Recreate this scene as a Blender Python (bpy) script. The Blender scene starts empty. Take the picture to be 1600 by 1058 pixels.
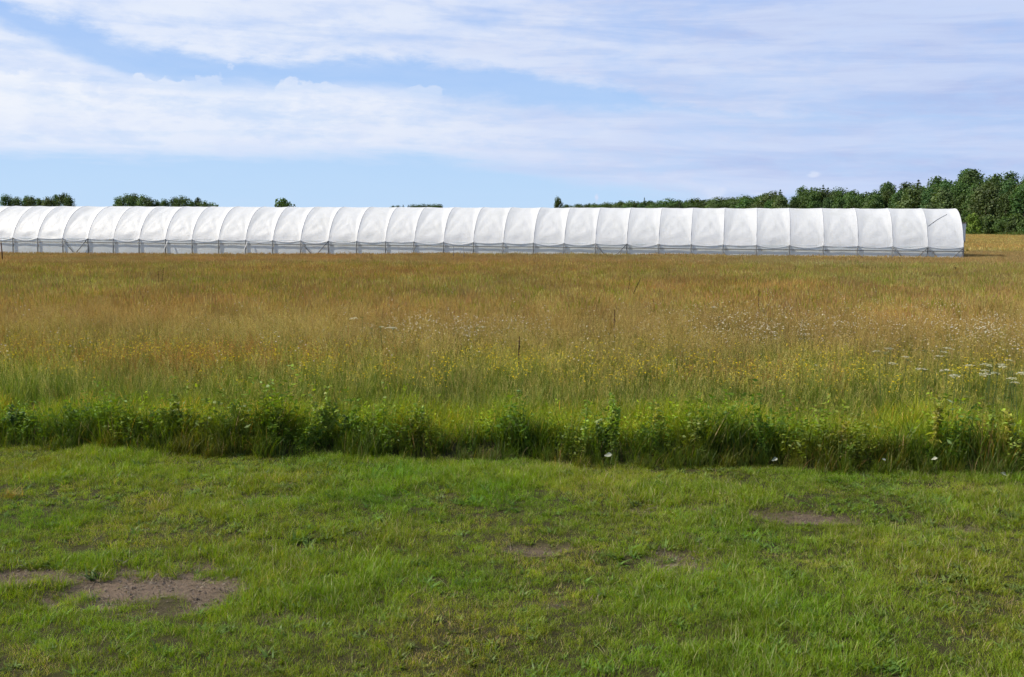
import bpy, math, random
import numpy as np
from mathutils import Vector, Matrix, Euler

R = math.radians
random.seed(7)
rng = np.random.default_rng(7)
scene = bpy.context.scene
COL = scene.collection

# ------------------------------------------------------------------ camera
CAM_H, F_PX, HORIZON = 2.2, 1650.0, 351.5
PITCH, ROLL = math.atan((529 - HORIZON) / F_PX), R(0.36)
cam_data = bpy.data.cameras.new('camera')
cam_data.sensor_width = 36.0
cam_data.lens = 36.0 * F_PX / 1600.0
cam_data.clip_start, cam_data.clip_end = 0.1, 30000
camera = bpy.data.objects.new('camera', cam_data)
COL.objects.link(camera)
CAM_M = Matrix.Rotation(math.pi / 2 - PITCH, 4, 'X') @ Matrix.Rotation(ROLL, 4, 'Z')
camera.matrix_world = Matrix.Translation((0, 0, CAM_H)) @ CAM_M
scene.camera = camera

# ------------------------------------------------------------------ sun and sky
SUN_EL, SUN_AZ = R(40), R(-92)          # azimuth measured from the view direction (+Y), negative = left
to_sun = Vector((math.sin(SUN_AZ) * math.cos(SUN_EL), math.cos(SUN_AZ) * math.cos(SUN_EL), math.sin(SUN_EL)))
sun_data = bpy.data.lights.new('sun', 'SUN')
sun_data.energy, sun_data.angle, sun_data.color = 5.0, R(0.53), (1.0, 0.92, 0.78)
sun = bpy.data.objects.new('sun', sun_data)
sun.rotation_euler = to_sun.to_track_quat('Z', 'Y').to_euler()
sun.location = (-40, 10, 60)
COL.objects.link(sun)

scene.view_settings.view_transform = 'Standard'
scene.view_settings.look = 'None'
scene.view_settings.exposure = 0.6
scene.view_settings.gamma = 1.0
scene.view_settings.use_curve_mapping = False
scene.cycles.use_adaptive_sampling = True
scene.cycles.adaptive_threshold = 0.03
scene.cycles.adaptive_min_samples = 16
scene.cycles.max_bounces = 4
scene.cycles.diffuse_bounces = 3
scene.cycles.glossy_bounces = 2
scene.cycles.transmission_bounces = 4
scene.cycles.transparent_max_bounces = 8
scene.cycles.caustics_reflective = False
scene.cycles.caustics_refractive = False
scene.cycles.use_denoising = True


def px_dir(px, py):
    v = CAM_M.to_3x3() @ Vector(((px - 800) / F_PX, -(py - 529) / F_PX, -1.0))
    return v.normalized()


def px_azel(px, py):
    v = px_dir(px, py)
    return math.degrees(math.atan2(v.x, v.y)), math.degrees(math.asin(v.z))


def ground_pt(px, py, h=0.0):
    """where the sight line through a spot of the photograph meets the level h above the field"""
    v = px_dir(px, py)
    t = (h - CAM_H) / v.z
    return Vector((v.x * t, v.y * t, h))


class NT:
    """small helper to write node trees"""
    def __init__(self, tree):
        self.t = tree

    def n(self, kind, ins=None, **kw):
        nd = self.t.nodes.new(kind)
        for k, v in kw.items():
            setattr(nd, k, v)
        for k, v in (ins or {}).items():
            s = nd.inputs[k]
            if isinstance(v, bpy.types.NodeSocket):
                self.t.links.new(v, s)
            else:
                s.default_value = v
        return nd

    def m(self, op, a, b=0.0, c=0.0, clamp=False):
        return self.n('ShaderNodeMath', {0: a, 1: b, 2: c}, operation=op, use_clamp=clamp).outputs[0]

    def smooth(self, x, lo, hi):
        nd = self.n('ShaderNodeMapRange', {0: x, 1: lo, 2: hi, 3: 0.0, 4: 1.0}, interpolation_type='SMOOTHSTEP')
        return nd.outputs[0]

    def mix(self, f, a, b, blend='MIX'):
        nd = self.n('ShaderNodeMix', data_type='RGBA', blend_type=blend)
        for i, v in ((0, f), (6, a), (7, b)):
            if isinstance(v, bpy.types.NodeSocket):
                self.t.links.new(v, nd.inputs[i])
            else:
                nd.inputs[i].default_value = v if i == 0 else (*v, 1.0)[:4]
        return nd.outputs[2]

    def link(self, a, b):
        self.t.links.new(a, b)


world = bpy.data.worlds.new('World')
scene.world = world
world.use_nodes = True
world.cycles.sampling_method = 'MANUAL'
world.cycles.sample_map_resolution = 256
wt = NT(world.node_tree)
world.node_tree.nodes.clear()
sky = wt.n('ShaderNodeTexSky', sky_type='NISHITA', sun_disc=False, sun_elevation=SUN_EL, sun_rotation=SUN_AZ,
           altitude=100.0, air_density=1.0, dust_density=0.0, ozone_density=1.2)
SKY_STRENGTH = 0.066
tc = wt.n('ShaderNodeTexCoord')
sep = wt.n('ShaderNodeSeparateXYZ', {0: tc.outputs['Generated']})
az = wt.m('MULTIPLY', wt.m('ARCTAN2', sep.outputs[0], sep.outputs[1]), 57.29578)
el = wt.m('MULTIPLY', wt.m('ARCSINE', sep.outputs[2]), 57.29578)
# cloud-plane coordinates: clouds flatten towards the horizon
inv = wt.m('DIVIDE', 1.0, wt.m('ADD', wt.m('MAXIMUM', sep.outputs[2], 0.0), 0.07))
cpos = wt.n('ShaderNodeCombineXYZ', {0: wt.m('MULTIPLY', sep.outputs[0], inv), 1: wt.m('MULTIPLY', sep.outputs[1], inv), 2: 0.0}).outputs[0]
apos = wt.n('ShaderNodeCombineXYZ', {0: wt.m('MULTIPLY', az, 0.35), 1: el, 2: 0.0}).outputs[0]


def wnoise(vec, scale, detail=5.0, rough=0.55, dist=0.0):
    return wt.n('ShaderNodeTexNoise', {'Vector': vec, 'Scale': scale, 'Detail': detail, 'Roughness': rough, 'Distortion': dist},
                noise_dimensions='3D').outputs[0]


def wcurve(x, pts, xmin, xmax, ymin, ymax):
    """piecewise curve y(x) from (az, value) pairs"""
    nd = wt.n('ShaderNodeFloatCurve')
    nd.inputs[0].default_value = 1.0
    wt.link(wt.n('ShaderNodeMapRange', {0: x, 1: xmin, 2: xmax, 3: 0.0, 4: 1.0}).outputs[0], nd.inputs['Value'])
    c = nd.mapping.curves[0]
    pts = [((a - xmin) / (xmax - xmin), (b - ymin) / (ymax - ymin)) for a, b in pts]
    c.points[0].location = pts[0]
    c.points[1].location = pts[-1]
    for p in pts[1:-1]:
        c.points.new(*p)
    nd.mapping.update()
    return wt.m('ADD', wt.m('MULTIPLY', nd.outputs[0], ymax - ymin), ymin)


n_big = wnoise(apos, 0.22, 6, 0.6, 0.3)
n_mid = wnoise(apos, 0.75, 7, 0.62, 0.2)
n_fine = wnoise(apos, 2.4, 6, 0.6)
n_streak = wnoise(wt.n('ShaderNodeCombineXYZ', {0: wt.m('MULTIPLY', az, 0.10), 1: wt.m('ADD', el, wt.m('MULTIPLY', az, 0.03)), 2: 3.0}).outputs[0], 0.9, 6, 0.6, 0.4)
n_plane = wnoise(cpos, 0.45, 7, 0.6, 0.3)

river_px = [(-120, -35, 22), (0, 12, 24), (110, 55, 30), (250, 100, 34), (400, 116, 26), (560, 112, 32), (700, 126, 34), (850, 143, 34), (980, 158, 22), (1080, 170, 3), (1300, 185, 0)]
ctr, wid = [(-60, 14.0)], [(-60, 0.0)]
for px, py, w in river_px:
    a, e = px_azel(px, py)
    ctr.append((a, e)); wid.append((a, 0.78 * w / F_PX * 57.3))
ctr.append((60, ctr[-1][1])); wid.append((60, 0.0))
r_c = wcurve(az, ctr, -60, 60, 0, 20)
r_w = wcurve(az, wid, -60, 60, 0, 2)
warp = wt.m('ADD', wt.m('MULTIPLY', wt.m('SUBTRACT', n_mid, 0.5), 2.6), wt.m('MULTIPLY', wt.m('SUBTRACT', n_fine, 0.5), 0.9))
d_river = wt.m('SUBTRACT', wt.m('ABSOLUTE', wt.m('ADD', wt.m('SUBTRACT', el, r_c), wt.m('MULTIPLY', warp, 0.75))), r_w)
river = wt.m('SUBTRACT', 1.0, wt.smooth(d_river, -0.55, 0.45))
low_px = [(-120, 246), (0, 246), (200, 246), (420, 248), (620, 252), (760, 262), (900, 285), (1050, 310), (1200, 335), (1400, 350)]
low = [(-60, px_azel(-120, 246)[1])] + [px_azel(*p) for p in low_px] + [(60, -0.5)]
l_c = wcurve(az, low, -60, 60, -2, 8)
d_low = wt.m('SUBTRACT', el, wt.m('ADD', l_c, wt.m('ADD', wt.m('MULTIPLY', wt.m('SUBTRACT', n_streak, 0.5), 2.2), wt.m('MULTIPLY', wt.m('SUBTRACT', n_mid, 0.5), 1.6))))
clear_low = wt.m('SUBTRACT', 1.0, wt.smooth(d_low, -0.35, 0.75))
front = wt.smooth(wt.m('ABSOLUTE', az), 75.0, 45.0)
# cover: mostly a bright high veil, thinner in streaks; the same veil goes on all round
veil = wt.m('ADD', wt.m('MULTIPLY', wt.smooth(n_streak, 0.30, 0.62), 0.36), wt.m('MULTIPLY', wt.smooth(n_big, 0.3, 0.7), 0.25))
veil = wt.m('ADD', veil, 0.55)
veil = wt.m('ADD', veil, wt.m('MULTIPLY', wt.m('SUBTRACT', n_mid, 0.5), 0.8))
veil = wt.m('ADD', veil, wt.m('MULTIPLY', wt.m('SUBTRACT', n_fine, 0.5), 0.55), clamp=True)
# heaped bright cloud heads just under the blue gap, on the sunward side
ipos = wt.n('ShaderNodeCombineXYZ', {0: wt.m('MULTIPLY', az, 0.75), 1: el, 2: 5.0}).outputs[0]
n_bil = wnoise(ipos, 0.55, 5, 0.5, 0.0)
heap_px = [(-120, 150), (0, 118), (90, 118), (150, 128), (230, 122), (330, 119), (420, 132), (520, 140), (640, 142), (760, 158), (900, 170), (1060, 186), (1300, 205)]
h_c = wcurve(az, [(-60, 10.0)] + [px_azel(*p) for p in heap_px] + [(60, 5.0)], -60, 60, 0, 20)
heap_d = wt.m('ADD', wt.m('SUBTRACT', h_c, el), wt.m('MULTIPLY', wt.m('SUBTRACT', n_bil, 0.47), 4.2))
heap = wt.m('MULTIPLY', wt.smooth(heap_d, -0.02, 0.28), wt.smooth(heap_d, 3.6, 0.5))
heap = wt.m('MULTIPLY', heap, wt.m('ADD', 0.55, wt.m('MULTIPLY', wt.smooth(n_big, 0.35, 0.62), 0.45)))
heap = wt.m('MULTIPLY', heap, wt.smooth(az, 3.0, -9.0))
cover_all = wt.m('MULTIPLY', wt.smooth(n_plane, 0.35, 0.7), 0.8)
cover = wt.m('MULTIPLY', wt.m('MAXIMUM', wt.m('MULTIPLY', veil, wt.m('SUBTRACT', 1.0, wt.m('MULTIPLY', river, 0.82))), heap), wt.m('SUBTRACT', 1.0, wt.m('MULTIPLY', clear_low, 0.93)))
cover = wt.m('ADD', wt.m('MULTIPLY', cover, front), wt.m('MULTIPLY', cover_all, wt.m('SUBTRACT', 1.0, front)), clamp=True)
# small separate puffs low on the right
puff = None
for px, py, rx, ry in ((1116, 304, 20, 15), (1128, 296, 9, 6), (1272, 273, 10, 5), (932, 309, 4, 9), (1200, 304, 24, 4)):
    a, e = px_azel(px, py)
    dx = wt.m('DIVIDE', wt.m('SUBTRACT', az, a), rx / F_PX * 57.3)
    dy = wt.m('DIVIDE', wt.m('SUBTRACT', el, e), ry / F_PX * 57.3)
    d = wt.m('SQRT', wt.m('ADD', wt.m('MULTIPLY', dx, dx), wt.m('MULTIPLY', dy, dy)))
    d = wt.m('ADD', d, wt.m('MULTIPLY', wt.m('SUBTRACT', n_fine, 0.5), 2.6))
    p = wt.smooth(d, 1.2, 0.3)
    puff = p if puff is None else wt.m('MAXIMUM', puff, p)
cover = wt.m('MAXIMUM', cover, wt.m('MULTIPLY', puff, 0.75))
# clouds are whiter towards the sun (left), greyer lavender on the far side from it
side = wt.smooth(wt.m('ADD', az, wt.m('MULTIPLY', wt.m('SUBTRACT', n_big, 0.5), 26.0)), -18.0, 24.0)
cl_col = wt.mix(side, (7.8, 8.45, 9.8), (5.8, 6.8, 9.2))
cl_col = wt.mix(wt.m('MULTIPLY', wt.smooth(n_streak, 0.66, 0.30), wt.m('MULTIPLY', side, 0.65)), cl_col, (3.7, 4.6, 7.9))
cl_col = wt.mix(wt.m('MULTIPLY', heap, 0.75), cl_col, (9.0, 9.3, 9.9))
cl_col = wt.mix(wt.m('MULTIPLY', wt.smooth(n_mid, 0.6, 0.38), 0.30), cl_col, (5.6, 6.8, 9.6))
cl_col = wt.mix(puff, cl_col, (6.9, 7.5, 9.4))
# pale blue summer air, thickest towards the horizon, the same all round
air = wt.mix(wt.smooth(el, 0.0, 13.0), (4.9, 7.1, 9.9), (3.1, 5.2, 9.5))
sky_col = wt.mix(wt.m('MULTIPLY', wt.smooth(el, 45.0, 12.0), 0.92), sky.outputs[0], air)
total = wt.mix(cover, sky_col, cl_col)
bg = wt.n('ShaderNodeBackground', {0: total, 1: SKY_STRENGTH})
out = wt.n('ShaderNodeOutputWorld', {0: bg.outputs[0]})


# ------------------------------------------------------------------ noise in numpy
def vnoise(x, y, seed=0):
    xi, yi = np.floor(x).astype(np.int64), np.floor(y).astype(np.int64)
    xf, yf = x - xi, y - yi

    def h(a, b):
        v = np.sin(a * 127.1 + b * 311.7 + seed * 74.7) * 43758.5453
        return v - np.floor(v)
    u, v = xf * xf * (3 - 2 * xf), yf * yf * (3 - 2 * yf)
    return (h(xi, yi) * (1 - u) + h(xi + 1, yi) * u) * (1 - v) + (h(xi, yi + 1) * (1 - u) + h(xi + 1, yi + 1) * u) * v


def fbm(x, y, seed=0, octv=4, gain=0.5):
    s, a, t = 0.0, 1.0, 0.0
    for o in range(octv):
        s = s + a * vnoise(x * 2 ** o + 17.3 * o, y * 2 ** o - 9.1 * o, seed + o)
        t += a
        a *= gain
    return s / t


def sstep(x, lo, hi):
    t = np.clip((x - lo) / (hi - lo), 0, 1)
    return t * t * (3 - 2 * t)


def edge_y(x):
    """where the mown verge ends and the tall growth begins"""
    return 9.66 - 0.088 * x + 0.30 * (vnoise(x * 1.3, x * 0 + 2.0, 5) - 0.5) + 0.14 * (vnoise(x * 4.1, x * 0 + 8.0, 6) - 0.5)


SOIL_AND_SHADE = []        # x, y, half-width x, half-depth y, weight
for px, py, hx, top, bot, wgt in ((215, 916, 138, 884, 950, 1.0), (60, 897, 110, 884, 912, 0.8), (320, 925, 50, 895, 955, 0.8), (1062, 882, 44, 866, 899, 0.65), (1265, 807, 70, 801, 814, 0.85), (1190, 803, 40, 797, 810, 0.6),
                                  (1000, 800, 45, 792, 808, 0.6), (842, 856, 50, 850, 862, 0.65), (1455, 823, 80, 813, 832, 0.55), (460, 958, 50, 948, 970, 0.4),  # last one: a shadowed hollow, painted in as a faint soil patch
                                  (860, 940, 60, 925, 955, 0.3), (420, 775, 60, 768, 782, 0.3), (1080, 795, 70, 788, 802, 0.35)):
    c, t_, b_ = ground_pt(px, py), ground_pt(px, top), ground_pt(px, bot)
    SOIL_AND_SHADE.append((c.x, (t_.y + b_.y) / 2, hx / F_PX * c.y, max(0.06, (t_.y - b_.y) / 2), wgt))


def soil_shade_mask(x, y):
    m = np.zeros_like(x)
    wob = (fbm(x * 3.5, y * 3.5, 31) - 0.5) * 1.5 + (vnoise(x * 16, y * 16, 35) - 0.5) * 0.7
    for cx, cy, hx, hy, w in SOIL_AND_SHADE:
        d = np.sqrt(((x - cx) / hx) ** 2 + ((y - cy) / hy) ** 2) + wob
        m = np.maximum(m, w * sstep(d, 1.45, 0.45))
    return m


def ground_z(x, y):
    near = sstep(np.hypot(x, y), 60, 25)
    z = near * (0.10 * (fbm(x * 0.55, y * 0.8, 11) - 0.5) + 0.035 * (fbm(x * 2.6, y * 2.6, 12, 2) - 0.5))
    z = z - 0.42 * sstep(-x, -12, 34) * sstep(y, 25, 66) * sstep(y, 400, 120)      # the field falls away a little to the far left
    z = z + 0.09 * sstep(y - edge_y(x), 0.02, 0.34) * sstep(y, 30, 14) * sstep(np.abs(x), 60, 30)   # low bank where the tall growth begins
    return z - 0.03 * near * soil_shade_mask(x, y)


# ------------------------------------------------------------------ helpers for objects
def tag(o, label=None, cat=None, group=None, kind=None):
    for k, v in (('label', label), ('category', cat), ('group', group), ('kind', kind)):
        if v:
            o[k] = v
    return o


def link(name, data, parent=None, loc=None, rot=None, scale=None):
    o = bpy.data.objects.new(name, data)
    COL.objects.link(o)
    if parent:
        o.parent = parent
    if loc is not None:
        o.location = loc
    if rot is not None:
        o.rotation_euler = rot
    if scale is not None:
        o.scale = scale
    return o


def empty(name, loc, rz=0.0, scale=1.0):
    o = link(name, None, None, loc, (0, 0, rz), (scale,) * 3 if not isinstance(scale, tuple) else scale)
    o.empty_display_size = 0.2
    return o


class Acc:
    """collects geometry with a colour per vertex"""
    def __init__(self):
        self.v, self.f, self.c, self.nv = [], [], [], 0

    def add(self, v, f, c):
        v = np.asarray(v, float)
        c = np.broadcast_to(np.asarray(c, float), v.shape)
        self.v.append(v); self.c.append(c)
        self.f += [tuple(i + self.nv for i in q) for q in f]
        self.nv += len(v)

    def strip(self, pts, wid, side, cols):
        """ribbon through pts, half-widths wid, sideways along side; last point closes to a tip"""
        pts = np.asarray(pts); side = np.asarray(side); n = len(pts)
        vs, cs, fs = [], [], []
        for i in range(n):
            if i < n - 1 or wid[i] > 1e-6:
                vs += [pts[i] - side * wid[i], pts[i] + side * wid[i]]; cs += [cols[i], cols[i]]
            else:
                vs.append(pts[i]); cs.append(cols[i])
        for i in range(n - 1):
            a = 2 * i
            if i == n - 2 and wid[-1] <= 1e-6:
                fs.append((a, a + 1, a + 2))
            else:
                fs.append((a, a + 1, a + 3, a + 2))
        self.add(vs, fs, cs)

    def blade(self, bx, by, h, w, ang, lean, c0, c1, seg=3, z0=-0.01, droop=0.0):
        d = np.array([math.cos(ang), math.sin(ang), 0.0]); s = np.array([-d[1], d[0], 0.0])
        fa = random.uniform(-0.9, 0.9)
        s = s * math.cos(fa) + d * math.sin(fa)
        pts, wid, cols = [], [], []
        for i in range(seg + 1):
            t = i / seg
            p = np.array([bx, by, z0]) + d * lean * h * t * t + np.array([0, 0, h * (t - 0.22 * lean * t * t - droop * t ** 3)])
            pts.append(p); wid.append(w * 0.5 * (1 - t ** 1.6) if i < seg else 0.0)
            cols.append(np.asarray(c0) * (1 - t) + np.asarray(c1) * t)
        self.strip(pts, wid, s, cols)
        return pts[-1], d

    def flake(self, p, length, width, direction, c):
        dr = np.asarray(direction, float); dr = dr / (np.linalg.norm(dr) + 1e-9)
        s = np.cross(dr, rng.normal(size=3)); s = s / (np.linalg.norm(s) + 1e-9)
        p = np.asarray(p, float)
        self.add([p - dr * length / 2, p + s * width / 2, p + dr * length / 2, p - s * width / 2], [(0, 1, 2, 3)], c)

    def tube(self, pts, rad, c, sides=6):
        pts = [np.asarray(p, float) for p in pts]; n = len(pts)
        vs, fs = [], []
        for i, p in enumerate(pts):
            t = pts[min(i + 1, n - 1)] - pts[max(i - 1, 0)]
            t = t / (np.linalg.norm(t) + 1e-9)
            a = np.array([0, 0, 1.0]) if abs(t[2]) < 0.9 else np.array([1.0, 0, 0])
            u = np.cross(t, a); u /= np.linalg.norm(u); w = np.cross(t, u)
            r = rad[i] if hasattr(rad, '__len__') else rad
            for k in range(sides):
                th = 2 * math.pi * k / sides
                vs.append(p + (u * math.cos(th) + w * math.sin(th)) * r)
        for i in range(n - 1):
            for k in range(sides):
                k2 = (k + 1) % sides
                fs.append((i * sides + k, i * sides + k2, (i + 1) * sides + k2, (i + 1) * sides + k))
        fs.append(tuple(range(sides))[::-1]); fs.append(tuple((n - 1) * sides + k for k in range(sides)))
        self.add(vs, fs, c)

    def box(self, x0, x1, y0, y1, z0, z1, c):
        v = [(x, y, z) for z in (z0, z1) for y in (y0, y1) for x in (x0, x1)]
        self.add(v, [(0, 2, 3, 1), (4, 5, 7, 6), (0, 1, 5, 4), (2, 6, 7, 3), (0, 4, 6, 2), (1, 3, 7, 5)], c)

    def mesh(self, name, mat, smooth=False):
        me = bpy.data.meshes.new(name)
        v = np.concatenate(self.v)
        me.from_pydata(v.tolist(), [], self.f)
        at = me.attributes.new('c', 'FLOAT_COLOR', 'POINT')
        c = np.concatenate(self.c)
        at.data.foreach_set('color', np.c_[c, np.ones(len(c))].astype(np.float32).ravel())
        me.materials.append(mat)
        if smooth:
            me.shade_smooth()
        me.update()
        return me


# ------------------------------------------------------------------ materials
def new_mat(name):
    m = bpy.data.materials.new(name)
    m.use_nodes = True
    m.node_tree.nodes.clear()
    t = NT(m.node_tree)
    o = t.n('ShaderNodeOutputMaterial')
    return m, t, o


def leaf_mat(name, transl=0.45, gloss=0.06, rough=0.45, instanced=True, vary=0.25, tcol=(1.25, 1.3, 0.55)):
    """vertex colour x tint of the tuft, part of the light shining through the leaf"""
    m, t, o = new_mat(name)
    c = t.n('ShaderNodeAttribute', attribute_name='c').outputs[0]
    if instanced:
        tint = t.n('ShaderNodeAttribute', attribute_name='tint', attribute_type='INSTANCER').outputs[0]
        c = t.mix(1.0, c, tint, 'MULTIPLY')
    else:
        rnd = t.n('ShaderNodeObjectInfo').outputs['Random']
        hsv = t.n('ShaderNodeHueSaturation', {'Hue': t.m('ADD', 0.5 - 0.02 * vary / 0.25, t.m('MULTIPLY', rnd, 0.04 * vary / 0.25)), 'Saturation': 1.0,
                                              'Value': t.m('ADD', 1 - vary, t.m('MULTIPLY', rnd, 2 * vary)), 'Color': c})
        c = hsv.outputs[0]
    tc_ = t.mix(1.0, c, tcol, 'MULTIPLY')
    d = t.n('ShaderNodeBsdfDiffuse', {0: c})
    tr = t.n('ShaderNodeBsdfTranslucent', {0: tc_})
    mx = t.n('ShaderNodeMixShader', {0: transl, 1: d.outputs[0], 2: tr.outputs[0]})
    g = t.n('ShaderNodeBsdfGlossy', {0: (0.9, 0.95, 1.0, 1), 'Roughness': rough})
    mx2 = t.n('ShaderNodeMixShader', {0: gloss, 1: mx.outputs[0], 2: g.outputs[0]})
    t.link(mx2.outputs[0], o.inputs[0])
    return m


def plain_mat(name, col, rough=0.6, metal=0.0, bump=0.0, scale=20.0, vary=0.2, spec=0.4):
    m, t, o = new_mat(name)
    tcd = t.n('ShaderNodeTexCoord')
    nz = t.n('ShaderNodeTexNoise', {'Vector': tcd.outputs['Object'], 'Scale': scale, 'Detail': 6.0, 'Roughness': 0.6}).outputs[0]
    cc = t.mix(nz, tuple(x * (1 - vary) for x in col), tuple(min(1, x * (1 + vary)) for x in col))
    b = t.n('ShaderNodeBsdfPrincipled', {'Base Color': cc, 'Roughness': rough, 'Metallic': metal, 'Specular IOR Level': spec})
    if bump:
        bp = t.n('ShaderNodeBump', {'Strength': bump, 'Distance': 0.02, 'Height': nz})
        t.link(bp.outputs[0], b.inputs['Normal'])
    t.link(b.outputs[0], o.inputs[0])
    return m


M_BLADE = leaf_mat('grass_blades', 0.42, 0.012, 0.5, tcol=(1.25, 1.22, 0.2))
M_HEAD = leaf_mat('seed_heads', 0.35, 0.02, 0.6, tcol=(1.15, 1.05, 0.7))
M_PETAL = leaf_mat('petals', 0.3, 0.0, tcol=(1, 1, 0.9))
M_LEAF = leaf_mat('weed_leaves', 0.45, 0.03, 0.5, instanced=False, vary=0.15)
M_CROWN = leaf_mat('tree_leaves', 0.32, 0.015, 0.6, instanced=False, vary=0.28, tcol=(1.2, 1.25, 0.6))
M_BARK = plain_mat('bark', (0.11, 0.085, 0.065), 0.9, bump=0.6, scale=6)
M_STALK = plain_mat('dry_stalk', (0.09, 0.05, 0.022), 0.9, scale=60, vary=0.4)
M_PIPE = plain_mat('galvanised_pipe', (0.10, 0.108, 0.12), 0.6, 0.0, scale=3)
M_HOOP = plain_mat('zinc_hoop', (0.42, 0.43, 0.45), 0.6, 0.0, scale=3)
M_WOOD = plain_mat('weathered_wood', (0.22, 0.16, 0.12), 0.85, bump=0.4, scale=9, vary=0.35)
M_PALE = plain_mat('pale_leaf_felt', (0.25, 0.26, 0.19), 0.8, bump=0.3, scale=60, vary=0.3)
M_WHITEBOARD = plain_mat('white_sheet', (0.74, 0.74, 0.72), 0.6, scale=4, vary=0.05)


def film_mat(name, col, transl, dirt):
    m, t, o = new_mat(name)
    tcd = t.n('ShaderNodeTexCoord')
    geo = t.n('ShaderNodeNewGeometry')
    nz = t.n('ShaderNodeTexNoise', {'Vector': geo.outputs['Position'], 'Scale': 0.7, 'Detail': 6.0, 'Roughness': 0.65}).outputs[0]
    n2 = t.n('ShaderNodeTexNoise', {'Vector': geo.outputs['Position'], 'Scale': 5.0, 'Detail': 4.0, 'Roughness': 0.6, 'Distortion': 0.8}).outputs[0]
    mp = t.n('ShaderNodeMapping', {'Vector': tcd.outputs['Object'], 'Scale': (9.0, 0.5, 0.5)})
    st = t.n('ShaderNodeTexNoise', {'Vector': mp.outputs[0], 'Scale': 1.0, 'Detail': 5.0, 'Roughness': 0.65}).outputs[0]
    dm = t.m('MAXIMUM', t.smooth(nz, 0.45, 0.75), t.m('MULTIPLY', t.smooth(st, 0.5, 0.72), 0.8))
    c = t.mix(t.m('MULTIPLY', dm, dirt), col, tuple(x * q for x, q in zip(col, (0.74, 0.75, 0.70))))
    bp = t.n('ShaderNodeBump', {'Strength': 0.3, 'Distance': 0.05, 'Height': n2})
    d = t.n('ShaderNodeBsdfDiffuse', {0: c, 'Normal': bp.outputs[0]})
    tr = t.n('ShaderNodeBsdfTranslucent', {0: c, 'Normal': bp.outputs[0]})
    mx = t.n('ShaderNodeMixShader', {0: transl, 1: d.outputs[0], 2: tr.outputs[0]})
    g = t.n('ShaderNodeBsdfGlossy', {0: (1, 1, 1, 1), 'Roughness': 0.6, 'Normal': bp.outputs[0]})
    mx2 = t.n('ShaderNodeMixShader', {0: 0.06, 1: mx.outputs[0], 2: g.outputs[0]})
    t.link(mx2.outputs[0], o.inputs[0])
    return m


M_FILM = film_mat('white_film', (0.66, 0.68, 0.715), 0.36, 0.35)
M_CURTAIN = film_mat('grey_film', (0.80, 0.84, 0.85), 0.45, 0.35)

# ground: soil with thatch, meadow litter farther out
m, t, o = new_mat('field_soil')
geo = t.n('ShaderNodeNewGeometry')
so = t.n('ShaderNodeAttribute', attribute_name='soil').outputs['Fac']
nz = t.n('ShaderNodeTexNoise', {'Vector': geo.outputs['Position'], 'Scale': 1.6, 'Detail': 8.0, 'Roughness': 0.65}).outputs[0]
nf = t.n('ShaderNodeTexNoise', {'Vector': geo.outputs['Position'], 'Scale': 38.0, 'Detail': 6.0, 'Roughness': 0.7}).outputs[0]
nfar = t.n('ShaderNodeTexNoise', {'Vector': geo.outputs['Position'], 'Scale': 0.05, 'Detail': 6.0, 'Roughness': 0.6}).outputs[0]
thatch = t.mix(nz, (0.026, 0.028, 0.008), (0.044, 0.040, 0.014))
thatch = t.mix(t.smooth(nf, 0.5, 0.75), thatch, (0.085, 0.068, 0.035))
soilc = t.mix(nf, (0.085, 0.062, 0.045), (0.170, 0.128, 0.095))
soilc = t.mix(t.smooth(nz, 0.5, 0.8), soilc, (0.075, 0.055, 0.043))
yy = t.n('ShaderNodeSeparateXYZ', {0: geo.outputs['Position']}).outputs[1]
meadow = t.mix(nfar, (0.22, 0.15, 0.045), (0.19, 0.155, 0.045))
gcol = t.mix(t.smooth(yy, 11.0, 16.0), thatch, meadow)
gcol = t.mix(so, gcol, soilc)
bmp = t.n('ShaderNodeBump', {'Strength': 0.9, 'Distance': 0.02, 'Height': nf})
bs = t.n('ShaderNodeBsdfPrincipled', {'Base Color': gcol, 'Roughness': 0.95, 'Specular IOR Level': 0.1, 'Normal': bmp.outputs[0]})
t.link(bs.outputs[0], o.inputs[0])
M_GROUND = m

# ------------------------------------------------------------------ the field
gx = np.concatenate([-np.geomspace(5000, 9, 40), np.linspace(-8.6, 8.6, 216), np.geomspace(9, 5000, 40)])
gy = np.concatenate([-np.geomspace(600, 1, 14), np.linspace(0, 4.0, 12), np.linspace(4.1, 11.5, 120), np.geomspace(11.8, 7000, 70)])
GX, GY = np.meshgrid(gx, gy)
GZ = ground_z(GX, GY)
SM = soil_shade_mask(GX, GY)
GZ = GZ + 0.012 * SM * (rng.random(SM.shape) - 0.5)
nx, ny = len(gx), len(gy)
idx = np.arange(nx * ny).reshape(ny, nx)
quads = np.stack([idx[:-1, :-1], idx[:-1, 1:], idx[1:, 1:], idx[1:, :-1]], -1).reshape(-1, 4)
me = bpy.data.meshes.new('field_ground')
me.from_pydata(np.stack([GX, GY, GZ], -1).reshape(-1, 3).tolist(), [], quads.tolist())
at = me.attributes.new('soil', 'FLOAT', 'POINT')
at.data.foreach_set('value', SM.ravel().astype(np.float32))
me.materials.append(M_GROUND)
me.shade_smooth()
tag(link('ground', me), kind='structure')

# ------------------------------------------------------------------ the long tunnel greenhouse
GA = math.atan(F_PX / 7909.0)
END = Vector((26.8, 63.0, 0))
BAY, NB, HALF, EAVE, RIDGE = 2.0, 36, 3.2, 1.05, 3.37
gh = empty('tunnel_greenhouse', END, -GA)
tag(gh, 'long white plastic film tunnel greenhouse crossing the whole field behind the tall grass', 'greenhouse')
GREY = (0.5, 0.5, 0.5)


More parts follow.
